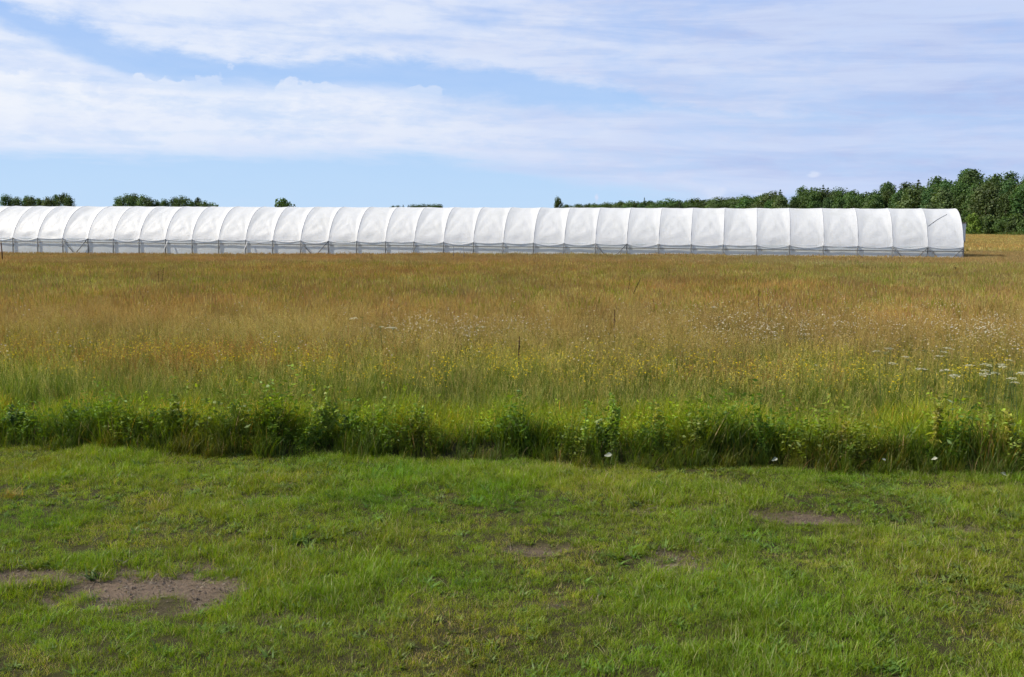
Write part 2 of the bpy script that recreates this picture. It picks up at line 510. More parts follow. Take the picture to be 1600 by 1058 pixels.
def arch(v, off=0.0):
    """v 0..1 from the near eave over the ridge to the far eave: (y, z)"""
    rise = RIDGE - EAVE
    rad = (HALF * HALF + rise * rise) / (2 * rise)
    a0 = math.asin((rad - rise) / rad)
    th = math.pi - a0 - (math.pi - 2 * a0) * v
    return HALF + (rad + off) * math.cos(th), RIDGE - rad + (rad + off) * math.sin(th)


def film_off(k):
    """how far the film of one bay lies off the arch at (u, v), and its slack at the eave"""
    rr = random.Random(100 + k)
    eL, eR = rr.uniform(0.36, 0.62), rr.uniform(0.18, 0.40)
    bL, bR = rr.uniform(0.03, 0.10), rr.uniform(0.02, 0.07)
    slope = rr.uniform(0.24, 0.42)
    dip = rr.uniform(0.04, 0.19)
    ph = rr.uniform(0, 6)
    tilt = rr.uniform(-0.6, 0.6)

    def f(u, v):
        vn = 1 - abs(2 * v - 1)                    # 0 at the eaves, 1 at the ridge
        vs_ = min(1.0, vn * 1.25)
        # film hangs in flat facets: tight along the eave, a deepening valley towards the ridge
        sl = slope * min(1.0, u / (bR + (eR - bR) * vs_)) * (bR + (eR - bR) * vs_)
        sr = slope * min(1.0, (1 - u) / (bL + (eL - bL) * vs_)) * (bL + (eL - bL) * vs_)
        sag = -math.log(math.exp(-sl * 150) + math.exp(-sr * 150)) / 150 if 0 < u < 1 else 0.0
        sag = max(0.0, sag) * (1.0 - 0.72 * sstep(vn, 0.72, 1.0)) * (0.75 + 0.25 * sstep(vn, 0.0, 0.3))
        env = math.sin(math.pi * u)
        wr = 0.012 * math.exp(-((vn - 0.16) / 0.09) ** 2) * math.sin(5 * u + 30 * vn * (1 + 0.2 * tilt) + ph) * env
        wr += 0.005 * math.sin(4 * u - 9 * vn + ph * 2) * env + 0.004 * math.sin(13 * u + 8 * vn * (1 + tilt) + ph * 3) * env
        for du in (u, 1 - u):                      # creases fanning out of the lower corners
            r_ = math.hypot(du, vn * 1.3)
            wr += 0.013 * math.sin(17 * math.atan2(vn * 1.3, du + 1e-6) + ph * (1 + du)) * min(1, r_ * 3) * math.exp(-r_ * 1.3) * min(1, env * 3)
        return 0.012 - sag + wr
    return f, dip


def film_panel(k):
    nu, nv = 21, 56
    a_ = Acc(); vs = []
    f, dip = film_off(k)
    for j in range(nv):
        v = j / (nv - 1)
        vn = 1 - abs(2 * v - 1)
        for i in range(nu):
            u = i / (nu - 1)                       # 0 right hoop, 1 left hoop
            y, z = arch(v, f(u, v))
            if vn < 0.1:
                z -= (1 - vn / 0.1) * dip * math.sin(math.pi * u)
                y += (-1 if v < 0.5 else 1) * 0.015 * (1 - vn / 0.1) ** 2
            vs.append((-BAY * u, y, z))
    fs = [(j * nu + i, j * nu + i + 1, (j + 1) * nu + i + 1, (j + 1) * nu + i) for j in range(nv - 1) for i in range(nu - 1)]
    a_.add(vs, fs, GREY)
    return a_.mesh('film_panel', M_FILM, True)


def curtain_mesh(k, side):
    rr = random.Random(300 + k)
    a_ = Acc(); vs = []
    nu, nv = 9, 9
    ph = rr.uniform(0, 6)
    for j in range(nv):
        for i in range(nu):
            u, v = i / (nu - 1), j / (nv - 1)
            b = 0.03 * math.sin(math.pi * u) * math.sin(math.pi * v) + 0.010 * math.sin(11 * u + ph) * v
            vs.append((-BAY * u, (0.012 - 0.6 * b) if side == 0 else 2 * HALF - 0.012 + 0.6 * b, -0.5 + v * 1.575))
    fs = [(j * nu + i, j * nu + i + 1, (j + 1) * nu + i + 1, (j + 1) * nu + i) for j in range(nv - 1) for i in range(nu - 1)]
    a_.add(vs, fs, GREY)
    return a_.mesh('side_curtain', M_CURTAIN, True)


panels = [film_panel(k) for k in range(NB)]
curt0 = [curtain_mesh(k, 0) for k in range(4)]
curt1 = [curtain_mesh(k, 1) for k in range(2)]
a_ = Acc(); a_.tube([(0, *arch(i / 24, 0.0)) for i in range(25)], 0.026, GREY, 6); hoop_me = a_.mesh('hoop', M_HOOP, True)
a_ = Acc(); a_.tube([(0, 0, -0.7), (0, 0, EAVE + 0.02)], 0.038, GREY, 8); post_me = a_.mesh('post', M_PIPE, True)
for b in range(NB):
    link('film_panel', panels[b], gh, (-BAY * b, 0, 0))
    link('side_curtain', curt0[(b * 3) % 4], gh, (-BAY * b, 0, 0))
    link('side_curtain', curt1[b % 2], gh, (-BAY * b, 0, 0))
for b in range(NB + 1):
    jig = random.uniform(-0.03, 0.03)
    link('hoop', hoop_me, gh, (-BAY * b, 0, 0))
    link('post', post_me, gh, (-BAY * b + jig, -0.05, 0), (0, R(random.uniform(-0.8, 0.8)), 0))
    link('post', post_me, gh, (-BAY * b, 2 * HALF + 0.01, 0))
for y in (-0.062, 2 * HALF + 0.062):
    a_ = Acc(); a_.tube([(0.05 - i * 2.0, y, 0.80 + random.uniform(-0.012, 0.012)) for i in range(NB + 1)], 0.027, GREY, 6)
    link('side_rail', a_.mesh('side_rail', M_PIPE, True), gh)
a_ = Acc(); a_.tube([(0, HALF, RIDGE - 0.09), (-BAY * NB, HALF, RIDGE - 0.09)], 0.022, GREY, 6)
link('ridge_purlin', a_.mesh('ridge_purlin', M_PIPE, True), gh)
for b in (0, 1, 10, 20, 29):
    for s in (0, 1):
        a_ = Acc(); a_.tube([(-BAY * (b + s), -0.10, EAVE - 0.03), (-BAY * (b + 0.5) + (0.12 if s == 0 else -0.12), -0.10, 0.08)], 0.028, GREY, 6)
        link('brace', a_.mesh('brace', M_PIPE, True), gh)
# shadow line of the last bay's inner brace, drawn as a pipe on the film
pts = []
off0 = film_off(0)[0]
for i in range(13):
    t_ = i / 12
    u_, v_ = 0.96 - 0.62 * t_, 0.17 + 0.16 * t_
    y, z = arch(v_, off0(u_, v_) + 0.004)
    pts.append((-BAY * u_, y, z))
a_ = Acc(); a_.tube(pts, 0.016, GREY, 6)
link('brace', a_.mesh('brace', M_PIPE, True), gh)
# pale stays leaning on two posts
for b in (25.93, 22.95):
    a_ = Acc(); a_.tube([(-BAY * b + 0.1, -0.12, 0.95), (-BAY * b - 0.22, -0.35, 0.0)], 0.022, GREY, 6)
    link('stay', a_.mesh('stay', M_WHITEBOARD, True), gh)
# end wall at the right, with its door standing open
for side in (0,):
    a_ = Acc()
    pts = [(-0.02, *arch(i / 24, -0.02)) for i in range(25)]
    base = [(-0.02, p[1], 0.0) for p in pts]
    fs = [(i, i + 1, 25 + i + 1, 25 + i) for i in range(24)]
    a_.add(pts + base, fs, GREY)
    link('end_wall', a_.mesh('end_wall', M_FILM), gh)
    a_ = Acc()
    pts = [(-BAY * NB + 0.02, *arch(i / 24, -0.02)) for i in range(25)]
    base = [(-BAY * NB + 0.02, p[1], 0.0) for p in pts]
    a_.add(pts + base, fs, GREY)
    link('end_wall', a_.mesh('end_wall', M_FILM), gh)
a_ = Acc(); a_.box(0.03, 0.33, 1.28, 1.33, 1.32, 2.52, GREY)
door = link('door', a_.mesh('door', M_WHITEBOARD), gh)
a_ = Acc(); a_.box(0.03, 0.29, 1.27, 1.34, 0.02, 1.315, GREY); link('lower_boards', a_.mesh('lower_boards', M_WOOD), door)
for z in (0.45, 1.32, 2.46):
    a_ = Acc(); a_.box(0.01, 0.32, 1.235, 1.268, z, z + 0.07, GREY); link('batten', a_.mesh('batten', M_WOOD), door)
a_ = Acc(); a_.box(0.005, 0.09, 0.28, 0.37, -0.1, 1.45, GREY); link('door_post', a_.mesh('door_post', M_WOOD), gh)
a_ = Acc(); a_.box(0.005, 0.09, 4.3, 4.39, -0.1, 2.4, GREY); link('door_post', a_.mesh('door_post', M_WOOD), gh)

# stakes standing in the grass in front of the tunnel
for px, base, top, lab, r_, mt in ((4, 407, 378, 'dark thin stake beside the left edge, in front of the tunnel', 0.035, M_STALK),
                                   (709, 411, 384, 'thin grey stake just left of its twin before the tunnel', 0.016, M_PIPE),
                                   (725, 411, 384, 'thin grey stake just right of its twin before the tunnel', 0.016, M_PIPE)):
    g = ground_pt(px, base + 1)
    hgt = (base - top) / F_PX * g.y
    a_ = Acc(); a_.tube([(0, 0, -0.2), (0.01, 0, hgt * 0.5), (0.0, 0.01, hgt)], [r_, r_ * 0.95, r_ * 0.8], GREY, 7)
    tag(link('stake', a_.mesh('stake', mt, True), None, (g.x, g.y, 0), (R(2), R(-1.5), 0)), lab, 'stake', 'stakes in front of the tunnel')


# ------------------------------------------------------------------ trees
def leaf_cloud(acc, centre, rad, n, size, c_lo, c_hi, squash=1.0, outward=0.75):
    c_lo, c_hi = np.asarray(c_lo), np.asarray(c_hi)
    d = rng.normal(size=(n, 3)); d /= np.linalg.norm(d, axis=1)[:, None]
    r = rad * rng.random(n) ** 0.38
    p = np.asarray(centre) + d * r[:, None] * np.array([1, 1, squash])
    nrm = d * outward + rng.normal(size=(n, 3)) * 0.55 + np.array([0, 0, 0.25])
    nrm /= np.linalg.norm(nrm, axis=1)[:, None]
    u = np.cross(nrm, rng.normal(size=(n, 3))); u /= np.linalg.norm(u, axis=1)[:, None]
    w = np.cross(nrm, u)
    s = size * rng.uniform(0.6, 1.35, n)[:, None]
    a = rng.uniform(0.45, 0.8, n)[:, None]
    vs = np.stack([p - u * s * 0.55, p + w * s * a * 0.5 + u * s * 0.08, p + u * s * 0.55, p - w * s * a * 0.5 - u * s * 0.05], 1).reshape(-1, 3)
    k = rng.random(n)[:, None]
    cols = np.repeat((c_lo * (1 - k) + c_hi * k) * 1.18, 4, 0)
    acc.add(vs, [(4 * i, 4 * i + 1, 4 * i + 2, 4 * i + 3) for i in range(n)], cols)


def broadleaf(name, H, W, lobes, c_lo, c_hi, seed, base=0.16, leaf=0.42, n=125, conic=0.4):
    global rng
    rng = np.random.default_rng(seed)
    cr, tk = Acc(), Acc()
    tk.tube([(0, 0, -0.3), (0.05, 0.02, H * 0.25), (0.12, -0.05, H * 0.55), (0.05, 0.05, H * 0.9)], [0.022 * H, 0.016 * H, 0.010 * H, 0.004 * H], GREY, 7)
    for i in range(lobes):
        f = (i + 0.5) / lobes
        z = H * (base + (0.94 - base) * f ** 0.85)
        env = math.sin(math.pi * min(1, max(0.02, (z / H - base * 0.6) / (1.05 - base * 0.6)) ** (0.62 + 0.0 * conic))) ** 0.6
        a = i * 2.4 + rng.uniform(-0.5, 0.5)
        rr = W * 0.5 * env * rng.uniform(0.35, 0.85)
        c = np.array([math.cos(a) * rr, math.sin(a) * rr, z])
        rl = W * rng.uniform(0.15, 0.26)
        k = rng.uniform(0.75, 1.2)
        leaf_cloud(cr, c, rl, int(n * rng.uniform(0.7, 1.3)), leaf, np.asarray(c_lo) * k, np.asarray(c_hi) * k, rng.uniform(0.7, 1.15))
        if i % 2 == 0:
            tk.tube([(0.08, 0, max(H * 0.1, z - H * 0.12)), tuple(c * np.array([0.6, 0.6, 1.0]) - np.array([0, 0, H * 0.03])), tuple(c)], [0.007 * H, 0.004 * H, 0.002 * H], GREY, 5)
    leaf_cloud(cr, (0, 0, H * 0.95), W * 0.12, n, leaf * 0.8, c_lo, c_hi, 1.4)
    return tk.mesh(name + '_trunk', M_BARK, True), cr.mesh(name + '_crown', M_CROWN)


def conifer(name, H, W, c_lo, c_hi, seed, base=0.1, pine=False):
    global rng
    rng = np.random.default_rng(seed)
    cr, tk = Acc(), Acc()
    tk.tube([(0, 0, -0.3), (0, 0, H * 0.5), (0.03, 0, H * 0.99)], [0.018 * H, 0.011 * H, 0.002 * H], GREY, 7)
    nl = 20
    for i in range(nl):
        f = i / (nl - 1)
        z = H * (base + (0.97 - base) * f)
        rad = W * 0.5 * ((1 - f) ** 0.8 * 0.95 + 0.05)
        if pine:
            rad = W * 0.5 * math.sin(math.pi * min(1, 0.18 + 0.8 * f)) * rng.uniform(0.7, 1.1)
        nbr = max(4, int(8 * (1 - f) + 4))
        for b in range(nbr):
            a = b / nbr * 6.283 + i * 0.7 + rng.uniform(-0.25, 0.25)
            L = rad * rng.uniform(0.7, 1.15)
            for q in (0.3, 0.55, 0.78, 0.97):
                p = (math.cos(a) * L * q, math.sin(a) * L * q, z - L * 0.28 * q + rng.uniform(-0.1, 0.1))
                leaf_cloud(cr, p, 0.14 * L + 0.2, 6 if pine else 5, 0.46 * (1 - 0.4 * f), c_lo, c_hi, 0.6, 0.3)
    leaf_cloud(cr, (0, 0, H * 0.985), 0.12, 8, 0.3, c_lo, c_hi, 3.0)
    return tk.mesh(name + '_trunk', M_BARK, True), cr.mesh(name + '_crown', M_CROWN)


G1, G2 = (0.030, 0.058, 0.016), (0.070, 0.115, 0.030)
TREE = {
    'birch_tall': broadleaf('birch_tall', 15, 6.4, 36, (0.036, 0.066, 0.018), (0.085, 0.135, 0.034), 1),
    'alder_round': broadleaf('alder_round', 13, 7.6, 38, G1, G2, 2),
    'aspen': broadleaf('aspen', 14, 6.0, 34, (0.028, 0.056, 0.018), (0.066, 0.110, 0.034), 3, base=0.12),
    'willow': broadleaf('willow', 9.5, 8.0, 32, (0.040, 0.068, 0.022), (0.090, 0.130, 0.042), 4, base=0.06),
    'rowan': broadleaf('rowan', 11, 6.0, 30, (0.030, 0.060, 0.016), (0.075, 0.120, 0.030), 5, base=0.08),
    'spruce': conifer('spruce', 15, 5.2, (0.012, 0.030, 0.012), (0.030, 0.060, 0.022), 6),
    'spruce_slim': conifer('spruce_slim', 14, 3.6, (0.014, 0.034, 0.014), (0.034, 0.066, 0.024), 7),
    'pine': conifer('pine', 15.5, 5.5, (0.022, 0.042, 0.018), (0.046, 0.078, 0.030), 8, base=0.22, pine=True),
    'shrub': broadleaf('shrub', 4.2, 5.0, 15, (0.038, 0.070, 0.018), (0.090, 0.140, 0.034), 9, base=0.04, leaf=0.4),
    'shrub_light': broadleaf('shrub_light', 4.6, 4.2, 14, (0.070, 0.105, 0.016), (0.150, 0.190, 0.030), 10, base=0.04, leaf=0.4),
}
rng = np.random.default_rng(77)
KIND = {'birch_tall': 'tall pale green birch', 'alder_round': 'broad round crowned tree', 'aspen': 'upright leafy tree', 'willow': 'low bushy willow', 'rowan': 'small leafy tree',
        'spruce': 'dark pointed spruce', 'spruce_slim': 'slim dark spruce', 'pine': 'ragged dark pine', 'shrub': 'rounded green shrub', 'shrub_light': 'bright yellow green shrub'}
NAME = {'birch_tall': 'birch_tree', 'alder_round': 'alder_tree', 'aspen': 'aspen_tree', 'willow': 'willow_tree', 'rowan': 'rowan_tree', 'spruce': 'spruce_tree', 'spruce_slim': 'spruce_tree',
        'pine': 'pine_tree', 'shrub': 'shrub', 'shrub_light': 'shrub'}
PROTO_H = {'birch_tall': 15, 'alder_round': 13, 'aspen': 14, 'willow': 9.5, 'rowan': 11, 'spruce': 15, 'spruce_slim': 14, 'pine': 15.5, 'shrub': 4.2, 'shrub_light': 4.6}


def plant_tree(kind, x, y, height, label, group=None, fat=1.0):
    s = height / PROTO_H[kind]
    e = empty(NAME[kind], (x, y, 0), random.uniform(0, 6.28), (s * fat, s * fat, s))
    tag(e, label, 'shrub' if 'shrub' in kind else 'tree', group)
    link('trunk', TREE[kind][0], e)
    link('crown', TREE[kind][1], e)
    return e


def tree_at(px, y, top_py, kind, label, group=None, fat=1.0):
    """tree standing at distance y whose top reaches that height of the skyline"""
    d = px_dir(px, top_py)
    x = d.x / d.y * y
    h = (CAM_H + d.z / d.y * y) * 1.02
    return plant_tree(kind, x, y, h, label, group, fat)


SKYLINE = [(860, 324), (890, 321.5), (930, 320.5), (960, 319), (985, 316), (1010, 315), (1060, 315.5), (1110, 313), (1150, 311), (1185, 309), (1215, 302), (1232, 293), (1290, 292), (1310, 296),
           (1335, 299), (1350, 300), (1368, 295), (1388, 286), (1405, 289), (1430, 281), (1450, 282), (1480, 279), (1512, 268), (1535, 272), (1560, 273), (1580, 270), (1600, 274), (1660, 272), (1760, 276)]
EDGE = [(880, 640), (1000, 560), (1100, 520), (1180, 470), (1225, 360), (1300, 335), (1400, 300), (1500, 270), (1600, 246), (1760, 225)]


def lerp(tab, x):
    xs, ys = zip(*tab)
    return float(np.interp(x, xs, ys))


GRP = 'trees of the wood behind the right half of the tunnel'
px = 884.0
while px < 1700:
    d0 = lerp(EDGE, px)
    far = px < 1215
    step = (3.6 if far else 3.8) * F_PX / d0
    rows = 3 if far else 4
    for k in range(rows):
        p = px + random.uniform(-0.5, 0.5) * step
        dist = d0 + 5 + k * (9 if not far else 12) + random.uniform(-3, 3)
        back = k == rows - 1
        frac = (1.04 + random.uniform(-0.06, 0.02)) if back else (random.uniform(0.85, 0.98) if far else random.uniform(0.74, 0.95)) if k else random.uniform(0.6, 0.85)
        hz = 351.5 + (p - 800) * 0.0063
        top = hz - (hz - lerp(SKYLINE, p)) * frac
        if far:
            kind = random.choice(['pine', 'alder_round', 'aspen', 'birch_tall', 'alder_round', 'aspen', 'willow', 'rowan'])
            zone = 'in the far low wood line above the tunnel'
        else:
            kind = random.choice(['pine', 'birch_tall', 'aspen', 'birch_tall', 'alder_round', 'pine', 'aspen', 'spruce'] if back else ['birch_tall', 'aspen', 'alder_round', 'rowan', 'birch_tall', 'alder_round'] if k else ['willow', 'rowan', 'alder_round', 'aspen'])
            zone = ('on the right wood skyline' if back else 'inside the right wood' if k else 'at the right wood front edge')
            if p > 1515:
                zone += ' past the tunnel'
        tree_at(p, dist, top, kind, f'{KIND[kind]} {zone}', GRP, random.uniform(1.3, 1.8) if far else random.uniform(0.95, 1.25))
    px += step
for p, top, kind, lab in ((1007, 309.5, 'spruce_slim', 'single dark spruce standing above the far wood line'),
                          (1062, 313, 'pine', 'ragged pine slightly above the far wood line right of the spruce'),
                          (1512, 266.5, 'aspen', 'tallest leafy tree on the skyline above the tunnel end'),
                          (1388, 284, 'pine', 'dark pine standing clear on the slope of the skyline')):
    tree_at(p, lerp(EDGE, p) + (14 if p < 1200 else 42), top, kind, lab, None, 1.0 if kind != 'spruce_slim' else 0.9)
# the small standing trees left of the wood
tree_at(872, 330, 309.5, 'rowan', 'small dense lone tree standing clear above the tunnel middle', None, 0.62)
tree_at(443, 420, 315.5, 'shrub', 'tiny lone bush top showing above the tunnel ridge', None, 0.8)
for lst, grp, where in ((((-12, 305, 'rowan'), (10, 306, 'alder_round'), (26, 311, 'willow'), (41, 308, 'alder_round'), (50, 310, 'willow'), (62, 312, 'rowan'), (74, 311, 'willow'), (87, 305, 'aspen'), (99, 303.5, 'rowan'), (108, 308, 'alder_round')),
                         'trees of the leftmost clump', 'in the clump at the left edge'),
                        (((184, 310, 'rowan'), (198, 307, 'willow'), (209, 304.5, 'alder_round'), (222, 308, 'willow'), (234, 312, 'willow'), (246, 315, 'rowan'), (258, 313, 'alder_round'), (272, 310, 'alder_round'), (284, 309.5, 'willow'), (299, 314, 'rowan'), (309, 309.5, 'aspen'), (320, 317, 'willow'), (332, 319.5, 'willow')),
                         'trees of the second clump', 'in the second clump from the left')):
    for p, top, kind in lst:
        tree_at(p, 380 + random.uniform(-12, 12), top, kind, f'{KIND[kind]} {where}', grp, random.uniform(0.75, 0.95))
for i, p in enumerate(range(614, 690, 8)):
    tree_at(p, 760 + random.uniform(-15, 15), 320.3 + (1.2 if i in (0, 1) else 0) + random.uniform(-0.3, 0.8), random.choice(['alder_round', 'pine', 'aspen']), 'tiny distant tree in the short dark strip above the tunnel', 'trees of the short distant strip', 1.1)
# shrubs at the foot of the wood, right of the tunnel
for i, (p, d, h, kind) in enumerate(((1512, 262, 3.4, 'shrub'), (1521, 252, 5.2, 'shrub_light'), (1532, 256, 3.6, 'shrub'), (1545, 250, 4.6, 'shrub'), (1556, 254, 3.2, 'shrub'), (1568, 247, 4.4, 'shrub'),
                                     (1579, 244, 3.4, 'shrub'), (1590, 246, 5.0, 'shrub'), (1602, 242, 3.8, 'shrub'), (1616, 240, 4.4, 'shrub'), (1640, 236, 4.0, 'shrub'))):
    d_ = px_dir(p, 355)
    plant_tree(kind, d_.x / d_.y * d, d, h, 'bright yellow green shrub just right of the tunnel end' if kind == 'shrub_light' else 'rounded green shrub at the foot of the wood beyond the tunnel end',
               None if kind == 'shrub_light' else 'shrubs at the foot of the wood')


# ------------------------------------------------------------------ scattered growth (geometry nodes)
def scatter(name, protos, pts, scl, idx, tint, label, cat, tilt=0.12, zscl=None):
    n = len(pts)
    me = bpy.data.meshes.new(name)
    me.vertices.add(n)
    me.vertices.foreach_set('co', np.asarray(pts, np.float32).ravel())

    def att(nm, ty, field, arr):
        a = me.attributes.new(nm, ty, 'POINT')
        a.data.foreach_set(field, arr)
    rot = np.c_[rng.normal(0, tilt, n), rng.normal(0, tilt, n), rng.uniform(0, 6.283, n)]
    zs = scl if zscl is None else zscl
    att('rot', 'FLOAT_VECTOR', 'vector', rot.astype(np.float32).ravel())
    att('scl', 'FLOAT_VECTOR', 'vector', np.c_[scl, scl, zs].astype(np.float32).ravel())
    att('pick', 'INT', 'value', np.asarray(idx, np.int32))
    att('tint', 'FLOAT_VECTOR', 'vector', np.asarray(tint, np.float32).ravel())
    ob = link(name, me)
    ng = bpy.data.node_groups.new(name, 'GeometryNodeTree')
    ng.interface.new_socket('Geometry', in_out='INPUT', socket_type='NodeSocketGeometry')
    ng.interface.new_socket('Geometry', in_out='OUTPUT', socket_type='NodeSocketGeometry')
    g = NT(ng)
    gi, go = g.n('NodeGroupInput'), g.n('NodeGroupOutput')
    g2i = g.n('GeometryNodeGeometryToInstance')
    for p in reversed(protos):
        po = bpy.data.objects.new(p.name, p)
        oi = g.n('GeometryNodeObjectInfo', {'As Instance': False})
        oi.inputs['Object'].default_value = po
        g.link(oi.outputs['Geometry'], g2i.inputs[0])
    iop = g.n('GeometryNodeInstanceOnPoints', {'Pick Instance': True})
    g.link(gi.outputs[0], iop.inputs['Points'])
    g.link(g2i.outputs[0], iop.inputs['Instance'])

    def na(nm, ty):
        return g.n('GeometryNodeInputNamedAttribute', {'Name': nm}, data_type=ty).outputs[0]
    g.link(na('pick', 'INT'), iop.inputs['Instance Index'])
    g.link(na('rot', 'FLOAT_VECTOR'), iop.inputs['Rotation'])
    g.link(na('scl', 'FLOAT_VECTOR'), iop.inputs['Scale'])
    g.link(iop.outputs[0], go.inputs[0])
    md = ob.modifiers.new('scatter', 'NODES')
    md.node_group = ng
    tag(ob, label, cat, None, 'stuff')
    return ob


def sample_wedge(y0, y1, density, margin=1.5, slope=0.55, x_lo=None):
    """random spots in the part of the field that the photograph and a step to its side can see"""
    w1 = slope * y1 + margin
    n = int((y1 - y0) * 2 * w1 * density)
    x, y = rng.uniform(-w1, w1, n), rng.uniform(y0, y1, n)
    k = np.abs(x) < slope * y + margin
    return x[k], y[k]


def jitter_col(c, a=0.18):
    c = np.asarray(c)
    return c * (1 + random.uniform(-a, a)) * (1 + np.array([random.uniform(-a, a) * 0.5, random.uniform(-a, a) * 0.4, random.uniform(-a, a) * 0.5]))


# --- lawn tufts
def lawn_tuft(k, h, n, spread, dry=0.1, w=0.0035):
    a = Acc(); random.seed(500 + k)
    for i in range(n):
        r, th = spread * math.sqrt(random.random()), random.uniform(0, 6.283)
        c = jitter_col((0.148, 0.226, 0.010), 0.22)
        if random.random() < dry:
            c = jitter_col((0.30, 0.28, 0.11), 0.12)
        hh = h * random.uniform(0.45, 1.2)
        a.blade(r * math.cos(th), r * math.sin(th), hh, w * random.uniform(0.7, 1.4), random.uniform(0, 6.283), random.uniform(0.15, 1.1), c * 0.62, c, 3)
    return a.mesh('lawn_tuft', M_BLADE)


def rosette(k):
    a = Acc(); random.seed(560 + k)
    for i in range(14):
        th = random.uniform(0, 6.283); L = random.uniform(0.03, 0.07)
        c = jitter_col((0.085, 0.14, 0.022))
        a.blade(random.uniform(-.03, .03), random.uniform(-.03, .03), L, 0.018, th, random.uniform(0.9, 1.5), c, c, 3)
    return a.mesh('rosette', M_BLADE)


lawn = [lawn_tuft(k, 0.048, 46, 0.06, 0.10, 0.0028) for k in range(4)] + [lawn_tuft(k + 4, 0.075, 34, 0.05, 0.08, 0.003) for k in range(3)] + [lawn_tuft(8, 0.045, 38, 0.06, 0.4, 0.0026), lawn_tuft(9, 0.042, 34, 0.06, 0.2, 0.0028)] + [rosette(0), rosette(1)]
x, y = sample_wedge(4.0, 10.4, 640, 0.8, 0.53)
k = (y < edge_y(x) + 0.05)
x, y = x[k], y[k]
sm = soil_shade_mask(x, y)
patch = fbm(x * 0.8, y * 1.1, 41)
patch2 = fbm(x * 2.2, y * 2.2, 43)
thin = fbm(x * 1.6, y * 1.6, 47)
keep = (rng.random(len(x)) > sm * 0.97) & (rng.random(len(x)) < 0.72 + 0.6 * sstep(thin, 0.36, 0.55))
x, y, sm, patch, patch2, thin = (q[keep] for q in (x, y, sm, patch, patch2, thin))
n = len(x)
lush = sstep(patch, 0.42, 0.66)
pick = np.where(rng.random(n) < 0.25 + 0.35 * lush, rng.integers(4, 7, n), rng.integers(0, 4, n))
dryp = sstep(patch2, 0.5, 0.72) * (1 - lush)
pick = np.where(rng.random(n) < dryp * 0.55 + sm * 0.5, rng.integers(7, 9, n), pick)
pick = np.where(rng.random(n) < 0.05 + 0.22 * sstep(thin, 0.45, 0.3), rng.integers(9, 11, n), pick)
scl = rng.uniform(0.55, 1.3, n) * (0.78 + 0.30 * lush) * (1 - 0.45 * sm)
hue = fbm(x * 1.1, y * 1.1, 53)
tint = 1.28 * np.c_[0.94 + 0.85 * (hue - 0.42), 0.95 + 0.15 * (hue - 0.4), 1.1 + 1.5 * (hue - 0.4)] * (0.70 + 0.55 * rng.random(n))[:, None]
tint = tint * (1 + np.c_[0.30, 0.10, 0.25] * dryp[:, None]) * (0.72 + 0.62 * fbm(x * 5.0, y * 5.0, 57, 3))[:, None]
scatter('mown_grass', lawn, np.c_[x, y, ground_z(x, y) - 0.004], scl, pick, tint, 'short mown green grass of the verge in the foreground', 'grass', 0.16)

# clods and dry litter on the bare soil
def clod(k):
    a = Acc(); r_ = np.random.default_rng(600 + k)
    ph = [(0, 0, 1), (0.9, 0, 0.3), (0.28, 0.85, 0.3), (-0.73, 0.53, 0.3), (-0.73, -0.53, 0.3), (0.28, -0.85, 0.3), (0, 0, -0.5)]
    v = np.array(ph) * r_.uniform(0.6, 1.2, (7, 1)) * 0.006
    f = [(0, 1 + i, 1 + (i + 1) % 5) for i in range(5)] + [(6, 1 + (i + 1) % 5, 1 + i) for i in range(5)]
    a.add(v, f, (0.17, 0.135, 0.11))
    return a.mesh('clod', M_HEAD)


def litter(k):
    a = Acc(); random.seed(620 + k)
    for i in range(7):
        L = random.uniform(0.03, 0.09)
        c = jitter_col((0.19, 0.155, 0.105))
        a.blade(random.uniform(-.05, .05), random.uniform(-.05, .05), L * 0.3, 0.003, random.uniform(0, 6.28), random.uniform(2.5, 4.0), c, c, 2, 0.004)
    return a.mesh('litter', M_HEAD)


x, y = sample_wedge(4.5, 9.6, 1100, 0.5, 0.52)
sm = soil_shade_mask(x, y)
k = rng.random(len(x)) < sm * 1.0
x, y = x[k], y[k]; n = len(x)
scatter('soil_clods', [clod(0), clod(1), clod(2), litter(0), litter(1)], np.c_[x, y, ground_z(x, y) + 0.002], rng.uniform(0.35, 1.5, n) ** 1.5, np.where(rng.random(n) < 0.8, rng.integers(0, 3, n), rng.integers(3, 5, n)),
        rng.uniform(0.7, 1.25, (n, 1)) * np.ones((1, 3)), 'crumbs of earth and dry straw on the bare soil patches', 'soil', 0.3)


# --- lush green edge and meadow
def lush_tuft(k, h, n, spread, w, dry=0.05, base=(0.095, 0.150, 0.018)):
    a = Acc(); random.seed(700 + k)
    for i in range(n):
        r, th = spread * math.sqrt(random.random()), random.uniform(0, 6.283)
        c = jitter_col(base, 0.25)
        if random.random() < dry:
            c = jitter_col((0.26, 0.21, 0.08))
        hh = h * random.uniform(0.5, 1.15)
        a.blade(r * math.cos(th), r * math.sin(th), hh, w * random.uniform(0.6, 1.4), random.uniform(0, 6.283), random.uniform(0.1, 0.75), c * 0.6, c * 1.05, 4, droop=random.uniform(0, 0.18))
    return a.mesh('lush_tuft', M_BLADE)


